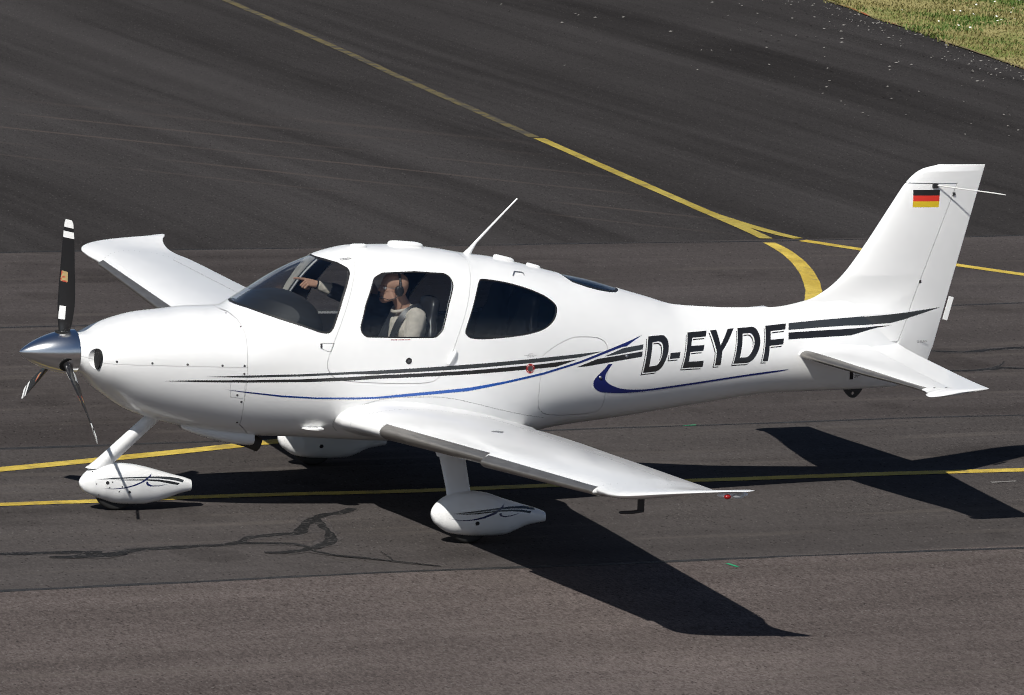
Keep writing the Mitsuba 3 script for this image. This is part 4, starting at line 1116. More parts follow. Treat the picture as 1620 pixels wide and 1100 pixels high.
side_studs(NP, NSTUD, -1, NK + '__fastener')
for s in (-1, 1):
    MP = pant(MTOP, MBOT, s * 1.58, .135, 'm')
    k = put(A + '__main_wheel_fairing', mshape(MP.solid(), 'white_paint'))
    wheel(3.0, s * 1.58, .176, .09, A + '__main_wheel')
    LG = blade_strut((2.925, s * 1.30, .76), (2.93, s * 1.56, .33), .215, .185, .085, .075, 'm', (.02, .01))
    put(A + '__main_leg', mshape(LG.solid(), 'white_paint'))
    FA = blade_strut((2.93, s * 1.285, .80), (2.93, s * 1.375, .615), .36, .235, .14, .105, 'm')
    put(A + '__main_leg_fairing', mshape(FA.solid(), 'white_paint'))
    side_studs(MP, MSTUD, s if s < 0 else -1, k + '__fastener')
    # graphics of the wheel fairings
    if s < 0:
        for kk, b in (('M1', 'grey_black_paint'), ('M2', 'black_paint'), ('M3', 'navy_paint'), ('M4', 'navy_paint')):
            S = MP.solid(.0014)
            put(k + '__stripe', sheet(S ^ prism(poly(PST[kk]), 'y', -3, -1.58), S.original_id(), b))
for kk, b in (('N1', 'grey_black_paint'), ('N2', 'black_paint'), ('N3', 'navy_paint'), ('N4', 'navy_paint')):
    S = NP.solid(.0014)
    put(NK + '__stripe', sheet(S ^ prism(poly(PST[kk]), 'y', -1, 0), S.original_id(), b))

# ================================================================= GROUND
GND = {
    'LINE_FAR_FADED': [(14.864, 36.118), (14.784, 35.247), (14.406, 31.277), (14.145, 28.814), (13.906, 26.875), (13.57, 23.679), (13.264, 20.953)],
    'LINE_FAR': [(13.284, 20.87), (12.99, 18.062), (12.806, 16.22), (12.694, 15.114), (12.606, 14.201), (12.524, 13.445), (12.479, 13.14)],
    'LINE_FAR_SPUR': [(12.715, 15.16), (12.699, 14.243), (12.741, 13.568), (12.842, 13.057)],
    'LINE_ARC': [(12.383, 12.909), (12.269, 12.235), (11.976, 11.243), (11.567, 10.188), (11.137, 9.278), (10.456, 7.975), (9.382, 6.288), (8.236, 5.054), (6.925, 4.163), (5.467, 3.488), (4.125, 2.97), (2.847, 2.499), (1.622, 2.058), (0.454, 1.672), (0.11, 1.555)],
    'LINE_RIGHT': [(12.822, 12.992), (13.173, 12.368), (13.717, 11.279), (14.134, 10.633), (14.452, 10.164)],
    'LINE_MAIN': [(-0.3, 0.286), (-0.0, 0.297), (0.405, 0.319), (0.805, 0.331), (1.472, 0.384), (2.473, 0.41), (3.308, 0.408), (4.734, 0.505), (6.57, 0.572), (7.25, 0.611), (8.101, 0.631), (8.825, 0.64), (9.297, 0.653)],
    'J1': [(3.408, 12.544), (4.07, 12.63), (4.692, 12.679), (5.997, 12.722), (6.708, 12.74), (8.887, 12.827), (10.486, 12.919), (12.309, 12.964), (13.521, 13.069), (14.86, 13.161), (15.523, 13.247), (16.362, 13.408)],
    'J2': [(2.028, 8.214), (2.631, 8.269), (3.202, 8.311), (7.625, 8.558), (12.366, 8.826), (13.227, 8.926), (13.962, 9.003)],
    'J3': [(0.216, 2.525), (0.738, 2.533), (1.379, 2.569), (2.1, 2.612), (2.642, 2.649), (5.539, 2.813), (6.609, 2.886), (7.406, 2.913), (8.616, 3.008), (10.107, 3.054), (10.736, 3.08)],
    'J4': [(-1.472, -2.776), (-1.004, -2.744), (0.51, -2.64), (1.619, -2.55), (3.024, -2.503), (4.175, -2.467), (5.512, -2.402), (7.228, -2.367), (7.78, -2.346)],
    'CR1': [(10.67, 6.314), (10.886, 6.295), (11.162, 6.218), (11.501, 6.329), (11.873, 6.402), (12.453, 6.476)],
    'CR2': [(10.321, 5.253), (10.519, 5.268), (10.803, 5.258), (11.056, 5.353), (11.304, 5.33), (11.789, 5.251)],
    'CR2B': [(10.808, 5.275), (11.092, 5.427), (11.307, 5.704)],
    'CA': [(-0.871, -1.481), (-0.592, -1.498), (-0.038, -1.53), (0.34, -1.537), (0.553, -1.474), (0.952, -1.436), (1.3, -1.331), (1.402, -1.19), (1.789, -1.075), (1.992, -0.86), (2.173, -0.551), (2.398, -0.384), (2.642, -0.175)],
    'CB': [(2.215, -0.52), (2.117, -0.974), (2.047, -1.255), (1.911, -1.476), (1.752, -1.608), (1.707, -1.495), (1.522, -1.41), (1.296, -1.342)],
    'CC': [(1.749, -1.643), (1.547, -1.732), (1.329, -1.724)],
    'CD': [(1.73, -1.64), (1.771, -1.834), (1.992, -2.017), (2.175, -2.165), (2.464, -2.399)],
    'CE': [(2.175, -2.165), (2.205, -1.966), (2.214, -1.803)],
    'CF': [(-0.289, -1.656), (-0.035, -1.681), (0.328, -1.571)],
    'GRASS': [(24.585, 37.874), (24.287, 36.006), (24.165, 34.83), (23.911, 33.541), (23.857, 32.675), (23.709, 31.454), (23.507, 30.155), (23.373, 29.004), (23.181, 27.662), (22.88, 25.713)],
    'GREEN1': [(4.636, -2.521), (4.677, -2.813)],
    'GREEN2': [(6.742, 2.887), (7.017, 2.916)],
    'PINK1': [(7.048, 21.655), (8.685, 19.961)],
    'RUST': [(23.788, 31.667), (23.791, 31.518)],
    'WHITE1': [(8.195, 0.152), (8.59, 0.198)],
}
SL = .0556


def lane(p):
    return p.y - SL * p.x


def asphalt_color(p, n, uv):
    v = lane(p)
    wob = (fbm(p.x * 1.3, p.y * 1.3, 5.0, octaves=3) - .5) * .10
    up = smoothstep(12.36, 12.40, v + wob * .25)
    low = 1 - smoothstep(-2.69, -2.65, v + wob * .25)
    m2 = smoothstep(8.08, 8.13, v)
    m3_ = smoothstep(2.48, 2.52, v)
    base = mix((.0760, .0680, .0655), (.0745, .0655, .0635), m3_)
    base = mix(base, (.0750, .0660, .0645), m2)
    base = mix(base, (.0455, .0422, .0420), up)
    base = mix(base, (.1130, .0945, .0885), low)
    # broad mottling, paver streaks along the lanes (across them on the far apron)
    mott = fbm(p.x * .35, p.y * .35, 1.0, octaves=4)
    st_low = fbm(p.x * .30, v * 3.2, 3.0, octaves=4)
    warp = fbm(p.x * .10, p.y * .07, 9.0, octaves=2) * 1.4
    st_up = .55 * fbm((p.x + warp) * .9, p.y * .035, 7.0, octaves=3) + .45 * fbm((p.x + warp) * 4.2, p.y * .10, 17.0, octaves=4)
    st = dr.lerp(st_low, st_up, up)
    k = 1 + (mott - .5) * dr.lerp(.50, .30, up) + (st - .5) * dr.lerp(.46, 1.15, up)
    # paler towards the middle of the far apron, darker at its right edge
    far = up * smoothstep(13.0, 30.0, p.y)
    k = k * (1 - .04 * up * smoothstep(17.5, 22.5, p.x)) * (1 + .12 * far * (1 - smoothstep(15.0, 19.0, p.x)))
    # aggregate
    g1 = noise(p.x * 75, p.y * 34, 2.0)
    g2 = noise(p.x * 150, p.y * 60, 4.0)
    cx, cy = p.x * 42, p.y * 24
    d1, d2, r = voronoi(cx, cy)
    chip = dr.select((r > dr.lerp(.955, .90, low)) & (d1 < .30), 1.0, 0.0)
    dark = dr.select((r < .04) & (d1 < .33), 1.0, 0.0)
    k = k * (1 + (g1 - .5) * dr.lerp(.30, .55, low) + (g2 - .5) * dr.lerp(.28, .5, low))
    c = base * k
    c = mix(c, (.22, .205, .19), chip * dr.lerp(.42, .60, low) * cell_rand(dr.floor(cx), dr.floor(cy), 8))
    c = c * (1 - .5 * dark)
    # scrape lines on the left of the far apron, pinkish
    q = p.x * .72 + p.y * .69
    w = p.y * .72 - p.x * .0 + p.x * .69
    lines = mi.Float(0)
    for off, wd, am in ((21.55, .05, .8), (20.35, .045, 1.0), (19.15, .05, .9), (22.7, .09, .5), (18.2, .04, .5), (23.6, .12, .4)):
        e = (p.y * .695 + p.x * .72) - off + (noise(p.x * .5, p.y * .5, off) - .5) * .12
        lines += am * (1 - smoothstep(wd * .3, wd * 1.4, dr.abs(e))) * smoothstep(.30, .62, fbm(p.x * .6, p.y * .6, off, octaves=3))
    fade = up * (1 - smoothstep(11.0, 14.0, p.x)) * (1 - smoothstep(22, 26, p.y))
    c = mix(c, (.125, .098, .086), dr.clip(lines, 0, 1) * fade * .50)
    # faint oil stains and paler dusty marks along the lanes
    dust = smoothstep(.60, .82, fbm(p.x * .55, v * 7.0, 21.0, octaves=3)) * (1 - up)
    c = mix(c, (.135, .118, .105), dust * .28)
    stain = smoothstep(.66, .80, fbm(p.x * 1.1, p.y * 1.1, 31.0, octaves=3))
    return c * (.93 - .18 * stain * (1 - low) * (1 - up))


scene['asphalt'] = {'type': 'diffuse', 'reflectance': mikit.proc(asphalt_color)}


def grass_ground_color(p, n, uv):
    a = fbm(p.x * 1.1, p.y * 1.1, 2.0, octaves=4)
    b = noise(p.x * 30, p.y * 30, 3.0)
    return mix((.105, .125, .035), (.20, .175, .075), smoothstep(.36, .62, a)) * (.7 + .6 * b)


mat('grass_soil', mikit.proc(grass_ground_color), rough=.95, spec=.1)


def yellow_color(p, n, uv):
    a = fbm(p.x * 3.0, p.y * 3.0, 1.0, octaves=4)
    g = noise(p.x * 45, p.y * 45, 6.0)
    c = mix((.36, .255, .04), (.44, .325, .06), smoothstep(.3, .7, a)) * (.84 + .30 * g)
    hole = smoothstep(.60, .72, fbm(p.x * 11.0, p.y * 11.0, 8.0, octaves=3))
    return mix(c, (.12, .10, .06), hole * .35)


def faded_color(p, n, uv):
    a = fbm(p.x * 9.0, p.y * 9.0, 1.0, octaves=4)
    t = smoothstep(.35, .70, a)
    return mix((.085, .069, .033), (.046, .041, .033), t)


mat('yellow_marking', mikit.proc(yellow_color), rough=.75, spec=.3)
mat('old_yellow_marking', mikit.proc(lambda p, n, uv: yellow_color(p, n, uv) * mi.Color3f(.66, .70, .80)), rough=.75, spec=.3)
mat('faded_marking', mikit.proc(faded_color), rough=.8, spec=.2)


def seal_color(p, n, uv):
    g = noise(p.x * 50, p.y * 50, 3.0)
    a = fbm(p.x * 6, p.y * 6, 3.0, octaves=3)
    s = smoothstep(.74, .86, noise(p.x * 38, p.y * 38, 9.0))
    return mix(mi.Color3f(.0115, .011, .011) * (.6 + .8 * g) * (1 + .5 * smoothstep(.5, .75, a)), (.115, .105, .10), s * .25)


mat('crack_sealant', mikit.proc(seal_color), rough=.75, spec=.2)
mat('crack_halo', mikit.proc(lambda p, n, uv: mi.Color3f(.048, .043, .042) * (.7 + .6 * noise(p.x * 60, p.y * 30, 3.0))), rough=.9, spec=.1)
mat('joint_dark', mikit.proc(lambda p, n, uv: mi.Color3f(.017, .0165, .017) * (.6 + .8 * noise(p.x * 20, p.y * 20, 1.0))), rough=.8)
mat('rust_soil', mikit.proc(lambda p, n, uv: mix((.10, .075, .04), (.20, .05, .02), smoothstep(.58, .74, fbm(p.x * 1.2, p.y * 1.2, 4.0, octaves=3)))), rough=.95)
mat('green_marking', (.02, .22, .10), rough=.7)
mat('pale_mark', (.17, .16, .15), rough=.8)


def flat_sheet(polygon_pts, z):
    m = trimesh.creation.triangulate_polygon(poly(polygon_pts), engine='earcut')
    v = np.column_stack([m[0], np.full(len(m[0]), z)])
    f = m[1]
    n = np.cross(v[f[:, 1]] - v[f[:, 0]], v[f[:, 2]] - v[f[:, 0]])[:, 2]
    f = np.where((n < 0)[:, None], f[:, ::-1], f)
    return trimesh.Trimesh(v, f, process=False)


g = trimesh.Trimesh([[-3000, -3000, 0], [3000, -3000, 0], [3000, 3000, 0], [-3000, 3000, 0]], [[0, 1, 2], [0, 2, 3]], process=False)
put('apron', tmesh(g, 'asphalt', False), 'dark asphalt apron laid in lanes with joints and sealed cracks', kind='structure')


def ribbon(path, width, z, rough=0.0, seed=0, step=.05, smooth_path=True, freq=3.0, taper=0.0, aniso=1.0):
    p = np.asarray(path, float)
    t = np.r_[0, np.cumsum(np.linalg.norm(np.diff(p, axis=0), axis=1))]
    n = max(4, int(t[-1] / step))
    u = np.linspace(0, t[-1], n)
    if smooth_path and len(p) > 2:
        tt = np.r_[0, np.cumsum(np.linalg.norm(np.diff(p, axis=0), axis=1) ** .5)]
        q = np.stack([CubicSpline(tt, p[:, c])(np.interp(u, t, tt)) for c in (0, 1)], 1)
    else:
        q = np.stack([np.interp(u, t, p[:, c]) for c in (0, 1)], 1)
    if smooth_path:
        q = np.stack([gaussian_filter1d(q[:, c], 3, mode='nearest') for c in (0, 1)], 1)
    d = np.gradient(q, axis=0)
    d /= np.linalg.norm(d, axis=1, keepdims=True) + 1e-12
    nrm = np.stack([-d[:, 1], d[:, 0]], 1)
    w = np.broadcast_to(np.interp(u, np.linspace(0, t[-1], len(np.atleast_1d(width))), np.atleast_1d(width)), (n,)).copy()
    s = np.stack([u * freq, 0 * u + seed * 7.3, 0 * u], 1)
    a = meshkit.fbm(s, 3, seed) - .5
    b = meshkit.fbm(s + [0, 3.1, 0], 3, seed + 5) - .5
    w *= np.abs(d[:, 0]) + aniso * np.abs(d[:, 1])
    if taper:
        w *= np.clip(np.minimum(u, t[-1] - u) / taper, .05, 1)
    L = q + nrm * (w * (.5 + rough * a))[:, None]
    Rr = q - nrm * (w * (.5 + rough * b))[:, None]
    V = np.column_stack([np.vstack([L, Rr]), np.full(2 * n, z)])
    i = np.arange(n - 1)
    F = np.vstack([np.stack([i, i + n, i + 1], 1), np.stack([i + 1, i + n, i + n + 1], 1)])
    m = trimesh.Trimesh(V, F, process=False)
    if m.face_normals[len(F) // 2][2] < 0:
        m.invert()
    return m


def line(key, pts, w, b, z, label=None, **kw):
    put(key, tmesh(ribbon(pts, w, z, **kw), b, False), label, kind='structure')


line('taxi_line', GND['LINE_ARC'], [.12, .125, .125], 'yellow_marking', 0.004, 'yellow taxi line curving behind the tail and under the nose', rough=.10, seed=1)
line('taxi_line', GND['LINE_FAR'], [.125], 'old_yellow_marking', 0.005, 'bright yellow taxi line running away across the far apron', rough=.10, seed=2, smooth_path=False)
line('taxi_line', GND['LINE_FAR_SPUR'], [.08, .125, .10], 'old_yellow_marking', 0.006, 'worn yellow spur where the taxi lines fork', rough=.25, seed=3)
line('taxi_line', GND['LINE_FAR_FADED'], [.12], 'faded_marking', 0.004, 'faded brownish continuation of the far taxi line', rough=.16, seed=4, smooth_path=False)
line('taxi_line', GND['LINE_RIGHT'], [.115], 'yellow_marking', 0.004, 'yellow taxi line passing right behind the rudder', rough=.08, seed=5, smooth_path=False)
line('taxi_line', GND['LINE_MAIN'], [.115, .12, .12, .125, .135, .14], 'yellow_marking', 0.004, 'yellow taxi line running along under the airplane', rough=.10, seed=6)


def ext(k, a=-6, b=24):
    p = np.array(GND[k])
    m, c = np.polyfit(p[:, 0], p[:, 1], 1)
    return np.vstack([[a, p[0, 1] + m * (a - p[0, 0])], p, [b, p[-1, 1] + m * (b - p[-1, 0])]])


line('pavement_joint', ext('J1'), [.045], 'joint_dark', .002, 'dark joint between the far apron and the lanes', rough=.9, seed=11, freq=2)
line('pavement_joint', ext('J2'), [.05], 'joint_dark', .002, 'dark joint passing behind the cowling and tail', rough=.9, seed=12, freq=2)
line('pavement_joint', ext('J3'), [.11, .11, .06, .04, .04, .045, .045, .05, .05], 'joint_dark', .002, 'dark joint passing behind the nose leg', rough=.7, seed=13, freq=2)
line('pavement_joint', ext('J4'), [.055], 'joint_dark', .002, 'dark joint along the coarse foreground asphalt', rough=.8, seed=14, freq=2)
for k, w, lab in (('CA', [.10, .10, .11, .13, .10, .09, .09, .10, .15, .17, .12, .10], 'long sealed crack below the nose wheel'), ('CB', [.14, .16, .17, .15, .10, .08, .07], 'looping sealed crack right of the nose wheel'),
                  ('CC', [.14, .10, .06], 'short sealed crack spur pointing left'), ('CD', [.09, .07, .05, .04, .02], 'sealed crack tailing off towards the joint'), ('CE', [.03, .02], 'hairline crack beside the tailing crack'),
                  ('CF', [.05, .16, .16, .1], 'smeared sealant patch at the left edge'), ('CR1', [.09, .10, .11, .09], 'sealed crack right of the rudder'), ('CR2', [.08, .10, .09, .06], 'sealed crack behind the tailplane tip'),
                  ('CR2B', [.06, .02], 'short crack spur behind the tailplane tip')):
    z = {'CA': .003, 'CB': .004, 'CC': .005, 'CD': .006, 'CE': .007, 'CF': .005, 'CR1': .003, 'CR2': .003, 'CR2B': .004}[k]
    line('sealed_crack', GND[k], [v * .78 for v in w], 'crack_sealant', z, lab, rough=.85, seed=20 + len(k) + ord(k[1]), freq=6, step=.012, aniso=.34)
    put('sealed_crack', tmesh(ribbon(GND[k], [v * 1.25 for v in w], z - .0015, rough=1.1, seed=60 + ord(k[1]), freq=9, step=.015, aniso=.4), 'crack_halo', False), 'darkened asphalt edging the ' + lab, kind='structure')
line('survey_mark', GND['GREEN1'], [.028], 'green_marking', .004, 'short green survey mark in the foreground', rough=.5, seed=41)
line('survey_mark', GND['GREEN2'], [.016], 'green_marking', .004, 'faint green survey mark on the joint', rough=.9, seed=42)
line('scuff_mark', GND['WHITE1'], [.03], 'pale_mark', .004, 'pale scuff at the right edge', rough=.9, seed=43)

# grass verge, upper right
gr = np.array(GND['GRASS'])
edge = [(x, y) for x, y in gr]
verge = [(24.3, 60)] + edge + [(22.4, 20.0), (60, 20.0), (60, 60)]
put('grass_verge', tmesh(flat_sheet(verge, .012), 'grass_soil', False), 'mown grass bank beyond the apron edge', kind='structure')
ep = np.array(edge)
line('soil_edge', [(x + .02, y) for x, y in ep], [.035], 'rust_soil', .016, 'rusty strip of soil along the grass edge', rough=1.9, seed=51, freq=1.5)


def blade_color(p, n, uv):
    a = fbm(p.x * .9, p.y * .9, 2.0, octaves=4)
    r = noise(p.x * 60, p.y * 60, 3.0)
    c = mix((.065, .118, .02), (.20, .175, .065), smoothstep(.44, .60, a + (r - .5) * .22))
    return c * (.86 + .34 * r)


scene['grass_blade'] = {'type': 'twosided', 'bsdf': {'type': 'principled', 'base_color': mikit.proc(blade_color), 'roughness': .7, 'specular': .3}}
NB = 60000
bx = RNG.uniform(22.8, 31.5, NB)
by = RNG.uniform(24.5, 38.5, NB)
ex_ = np.interp(by, ep[::-1, 1], ep[::-1, 0])
ok = bx > ex_ - .10 + .32 * (meshkit.fbm(np.stack([by * 1.6, 0 * by, 0 * by], 1), 4, 5) - .12) + RNG.normal(.0, .05, NB)
bx, by = bx[ok], by[ok]
NB = len(bx)
h = RNG.uniform(.022, .07, NB) * (.3 + 1.4 * meshkit.fbm(np.stack([bx * .8, by * .8, 0 * bx], 1), 3))
w = RNG.uniform(.006, .014, NB)
az = RNG.uniform(0, 2 * np.pi, NB)
ln = RNG.uniform(.2, .9, NB) * h
d = np.stack([np.cos(az), np.sin(az)], 1)
pp = np.stack([-d[:, 1], d[:, 0]], 1)
b0 = np.column_stack([np.stack([bx, by], 1) - pp * w[:, None], np.full(NB, .010)])
b1 = np.column_stack([np.stack([bx, by], 1) + pp * w[:, None], np.full(NB, .010)])
m0 = np.column_stack([np.stack([bx, by], 1) + d * (ln * .35)[:, None] - pp * (w * .7)[:, None], h * .65])
m1 = np.column_stack([np.stack([bx, by], 1) + d * (ln * .35)[:, None] + pp * (w * .7)[:, None], h * .65])
tp = np.column_stack([np.stack([bx, by], 1) + d * ln[:, None], h])
V = np.stack([b0, b1, m0, m1, tp], 1).reshape(-1, 3)
i = np.arange(NB)[:, None] * 5
F = np.vstack([i + [0, 1, 3], i + [0, 3, 2], i + [2, 3, 4]])
put('grass', tmesh((V, F), 'grass_blade', False), 'short mown grass, green with straw patches', 'grass', kind='stuff')

# daisies
mat('daisy_petal', (.75, .75, .70), rough=.7)
mat('dandelion_petal', (.75, .48, .02), rough=.7)


def daisy_mesh(r):
    m = trimesh.creation.cone(r, -r * .35, sections=9)
    st = trimesh.creation.cylinder(.002, .05, sections=4).apply_translation([0, 0, -.03])
    return m


dm = tmesh(daisy_mesh(.017), 'daisy_petal', False)
DL = 'white daisy open among the mown grass'
cl = [(26.1, 34.6), (27.6, 33.2), (28.6, 31.6), (25.3, 33.0), (27.0, 35.8), (28.8, 34.5), (26.5, 31.0)]
nd = 0
while nd < 120:
    c = cl[RNG.integers(len(cl))]
    x, y = c[0] + RNG.normal(0, .75), c[1] + RNG.normal(0, .9)
    if x < np.interp(y, ep[::-1, 1], ep[::-1, 0]) + .5 or not (25 < y < 38):
        continue
    s = RNG.uniform(.7, 1.25)
    tw = T().translate([x, y, float(RNG.uniform(.055, .085))]).rotate([1, 0, 0], float(RNG.uniform(-25, 45))).rotate([0, 1, 0], float(RNG.uniform(-25, 25))).scale(s)
    put('daisy', {**dm, 'to_world': tw}, DL, 'flower', 'daisies scattered over the grass bank')
    nd += 1
dd = tmesh(daisy_mesh(.022), 'dandelion_petal', False)
put('dandelion', {**dd, 'to_world': T().translate([24.95, 30.6, .07]).rotate([1, 0, 0], 25)}, 'single yellow dandelion among the white daisies', 'flower')
# pale litter blown over the asphalt near the grass
NLIT = 700
mat('litter', (.20, .19, .175), rough=.8)
V, F = [], []
n = 0
while n < NLIT:
    y = RNG.uniform(21, 38)
    e = np.interp(y, ep[::-1, 1], ep[::-1, 0])
    x = e - abs(RNG.normal(0, 1)) * 2.6 if n < 260 else e - abs(RNG.normal(0, 1)) * .45
    r = RNG.uniform(.006, .022) if n < 300 else RNG.uniform(.005, .012)
    if x > e - .03:
        continue
    a = RNG.uniform(0, 6.28)
    q = [(x + r * math.cos(a + t) * (1.4 if k % 2 else .8), y + r * math.sin(a + t) * (1.4 if k % 2 else .8), .006 + .006 * ((k * 7) % 3)) for k, t in enumerate((0, 1.57, 3.14, 4.71))]
    V += q
    F += [[4 * n, 4 * n + 1, 4 * n + 2], [4 * n, 4 * n + 2, 4 * n + 3]]
    n += 1
put('petal_litter', tmesh((np.array(V), np.array(F)), 'litter', False), 'pale petals and grit scattered near the grass edge', 'litter', kind='stuff')

# ================================================================= PEOPLE
mat('skin', (.47, .27, .19), rough=.55, spec=.4)
mat('skin_dark', (.30, .15, .10), rough=.6)


def knit(p, n, uv):
    a = fbm(p.x * 40, p.y * 40, p.z * 40, octaves=2)
    b = noise(p.x * 9, p.y * 9, p.z * 9)
    return mi.Color3f(.52, .47, .40) * (.78 + .30 * a + .14 * b)


mat('beige_knit', mikit.proc(knit), rough=.9, sheen=.5)
mat('navy_cloth', mikit.proc(lambda p, n, uv: mi.Color3f(.030, .036, .052) * (.7 + .6 * fbm(p.x * 30, p.y * 30, p.z * 30, octaves=2))), rough=.9)
mat('dark_trousers', (.03, .033, .045), rough=.9)


def bones(chains, res=.012, iters=6):
    """Chains of (point, radius): hulls of spheres joined into one surface and smoothed."""
    parts = []
    for ch in chains:
        for (p, r), (q, s) in zip(ch[:-1], ch[1:]):
            parts.append(m3.Manifold.batch_hull([m3.Manifold.sphere(r, 20).translate(list(p)), m3.Manifold.sphere(s, 20).translate(list(q))]))
    M = m3.Manifold.batch_boolean(parts, m3.OpType.Add).refine_to_length(res)
    me = M.to_mesh()
    t = trimesh.Trimesh(np.asarray(me.vert_properties)[:, :3], np.asarray(me.tri_verts), process=True)
    trimesh.smoothing.filter_taubin(t, lamb=.5, nu=.53, iterations=iters)
    return t


def ell(c, r, rot=None):
    m = m3.Manifold.sphere(1.0, 40).scale(list(r))
    if rot:
        m = m.rotate(list(rot))
    return m.translate(list(c))


def head_mesh(c, yaw=0.0, pitch=0.0):
    """A bald head looking towards -x, its centre at the ear line."""
    H = m3.Manifold.batch_hull([m3.Manifold.sphere(.072, 40).scale([1.02, .98, 1]).translate([-.025, 0, .045]), m3.Manifold.sphere(.078, 40).translate([.028, 0, .038]), m3.Manifold.sphere(.062, 32).translate([.035, 0, -.005])])
    jaw = m3.Manifold.batch_hull([m3.Manifold.sphere(.030, 20).translate([-.072, 0, -.088]), m3.Manifold.sphere(.022, 20).translate([-.02, .052, -.062]), m3.Manifold.sphere(.022, 20).translate([-.02, -.052, -.062]), m3.Manifold.sphere(.055, 24).translate([-.040, 0, -.01]), m3.Manifold.sphere(.03, 20).translate([-.072, 0, -.03])])
    nose = m3.Manifold.batch_hull([m3.Manifold.sphere(.009, 14).translate([-.094, 0, .022]), m3.Manifold.sphere(.013, 14).translate([-.119, 0, -.018]), m3.Manifold.sphere(.011, 14).translate([-.100, .013, -.024]), m3.Manifold.sphere(.011, 14).translate([-.100, -.013, -.024]), m3.Manifold.sphere(.010, 14).translate([-.085, 0, -.02])])
    lips = m3.Manifold.batch_hull([m3.Manifold.sphere(.0095, 14).translate([-.101, 0, -.048]), m3.Manifold.sphere(.007, 14).translate([-.090, .022, -.050]), m3.Manifold.sphere(.007, 14).translate([-.090, -.022, -.050])]) + m3.Manifold.batch_hull([m3.Manifold.sphere(.0095, 14).translate([-.099, 0, -.060]), m3.Manifold.sphere(.007, 14).translate([-.088, .02, -.058]), m3.Manifold.sphere(.007, 14).translate([-.088, -.02, -.058])])
    brow = m3.Manifold.batch_hull([m3.Manifold.sphere(.012, 14).translate([-.088, y, .030]) for y in (-.032, .032)])
    chin = m3.Manifold.sphere(.020, 18).translate([-.087, 0, -.090])
    ears = [ell((.008, s * .079, -.004), (.020, .008, .032), (0, 0, s * 18)) for s in (-1, 1)]
    M = H + jaw + nose + lips + brow + chin + ears[0] + ears[1]
    for s in (-1, 1):
        M = M - ell((-.100, s * .031, .008), (.016, .017, .011))
    M = M.refine_to_length(.008)
    me = M.to_mesh()
    t = trimesh.Trimesh(np.asarray(me.vert_properties)[:, :3], np.asarray(me.tri_verts), process=True)
    trimesh.smoothing.filter_taubin(t, lamb=.5, nu=.53, iterations=5)
    return t


def place_m(t, c, yaw=0, pitch=0):
    t.apply_transform(trimesh.transformations.rotation_matrix(math.radians(pitch), [0, 1, 0]))
    t.apply_transform(trimesh.transformations.rotation_matrix(math.radians(yaw), [0, 0, 1]))
    return t.apply_translation(c)


def union(*ms):
    P = []
    for m in ms:
        P.append(m3.Manifold(m3.Mesh(vert_properties=np.asarray(m.vertices, np.float32), tri_verts=np.asarray(m.faces, np.uint32))))
    M = m3.Manifold.batch_boolean(P, m3.OpType.Add)
    me = M.to_mesh()
    return trimesh.Trimesh(np.asarray(me.vert_properties)[:, :3], np.asarray(me.tri_verts), process=True)


def hand(wrist, d, up, kind):
    """Finger chains of a left or right hand: wrist, direction along the palm, the palm's back, pose."""
    w, d, up = np.array(wrist, float), np.array(d, float), np.array(up, float)
    d /= np.linalg.norm(d)
    up -= d * np.dot(up, d)
    up /= np.linalg.norm(up)
    sd = np.cross(d, up)                     # across the palm, towards the thumb
    P = lambda a, b, c: w + d * a + sd * b + up * c
    ch = [[(P(0, .012, 0), .022), (P(.035, .022, 0), .019), (P(.088, .030, .004), .0115)], [(P(0, 0, 0), .024), (P(.09, .010, .006), .0115)],
          [(P(0, -.008, 0), .023), (P(.086, -.011, .004), .011)], [(P(0, -.012, 0), .022), (P(.078, -.030, 0), .0105)]]
    lens = [(.030, .046, .026, .020), (.010, .050, .030, .022), (-.011, .046, .028, .021), (-.030, .036, .022, .019)]
    base = [.088, .09, .086, .078]
    for k, (b, l1, l2, l3) in enumerate(lens):
        q = P(base[k], b, .004)
        ang = 0.0
        if kind == 'point' and k == 0:
            bend = [.06, .04, .03]
        elif kind == 'point':
            bend = [1.25, 1.55, .95]
        else:
            bend = [.45, .6, .4]
        pts = [(q, .0105)]
        r = .0098 if k < 3 else .0088
        for ln, bd in zip((l1, l2, l3), bend):
            ang += bd
            q = q + (d * math.cos(ang) - up * math.sin(ang)) * ln
            pts.append((q, r))
            r -= .0010
        ch.append(pts)
    if kind == 'point':
        ch.append([(P(.025, .030, -.006), .015), (P(.058, .044, -.020), .012), (P(.080, .030, -.036), .0105), (P(.088, .012, -.044), .009)])
    else:
        ch.append([(P(.02, .026, -.004), .015), (P(.05, .052, -.012), .012), (P(.078, .062, -.016), .010), (P(.096, .06, -.02), .009)])
    return ch


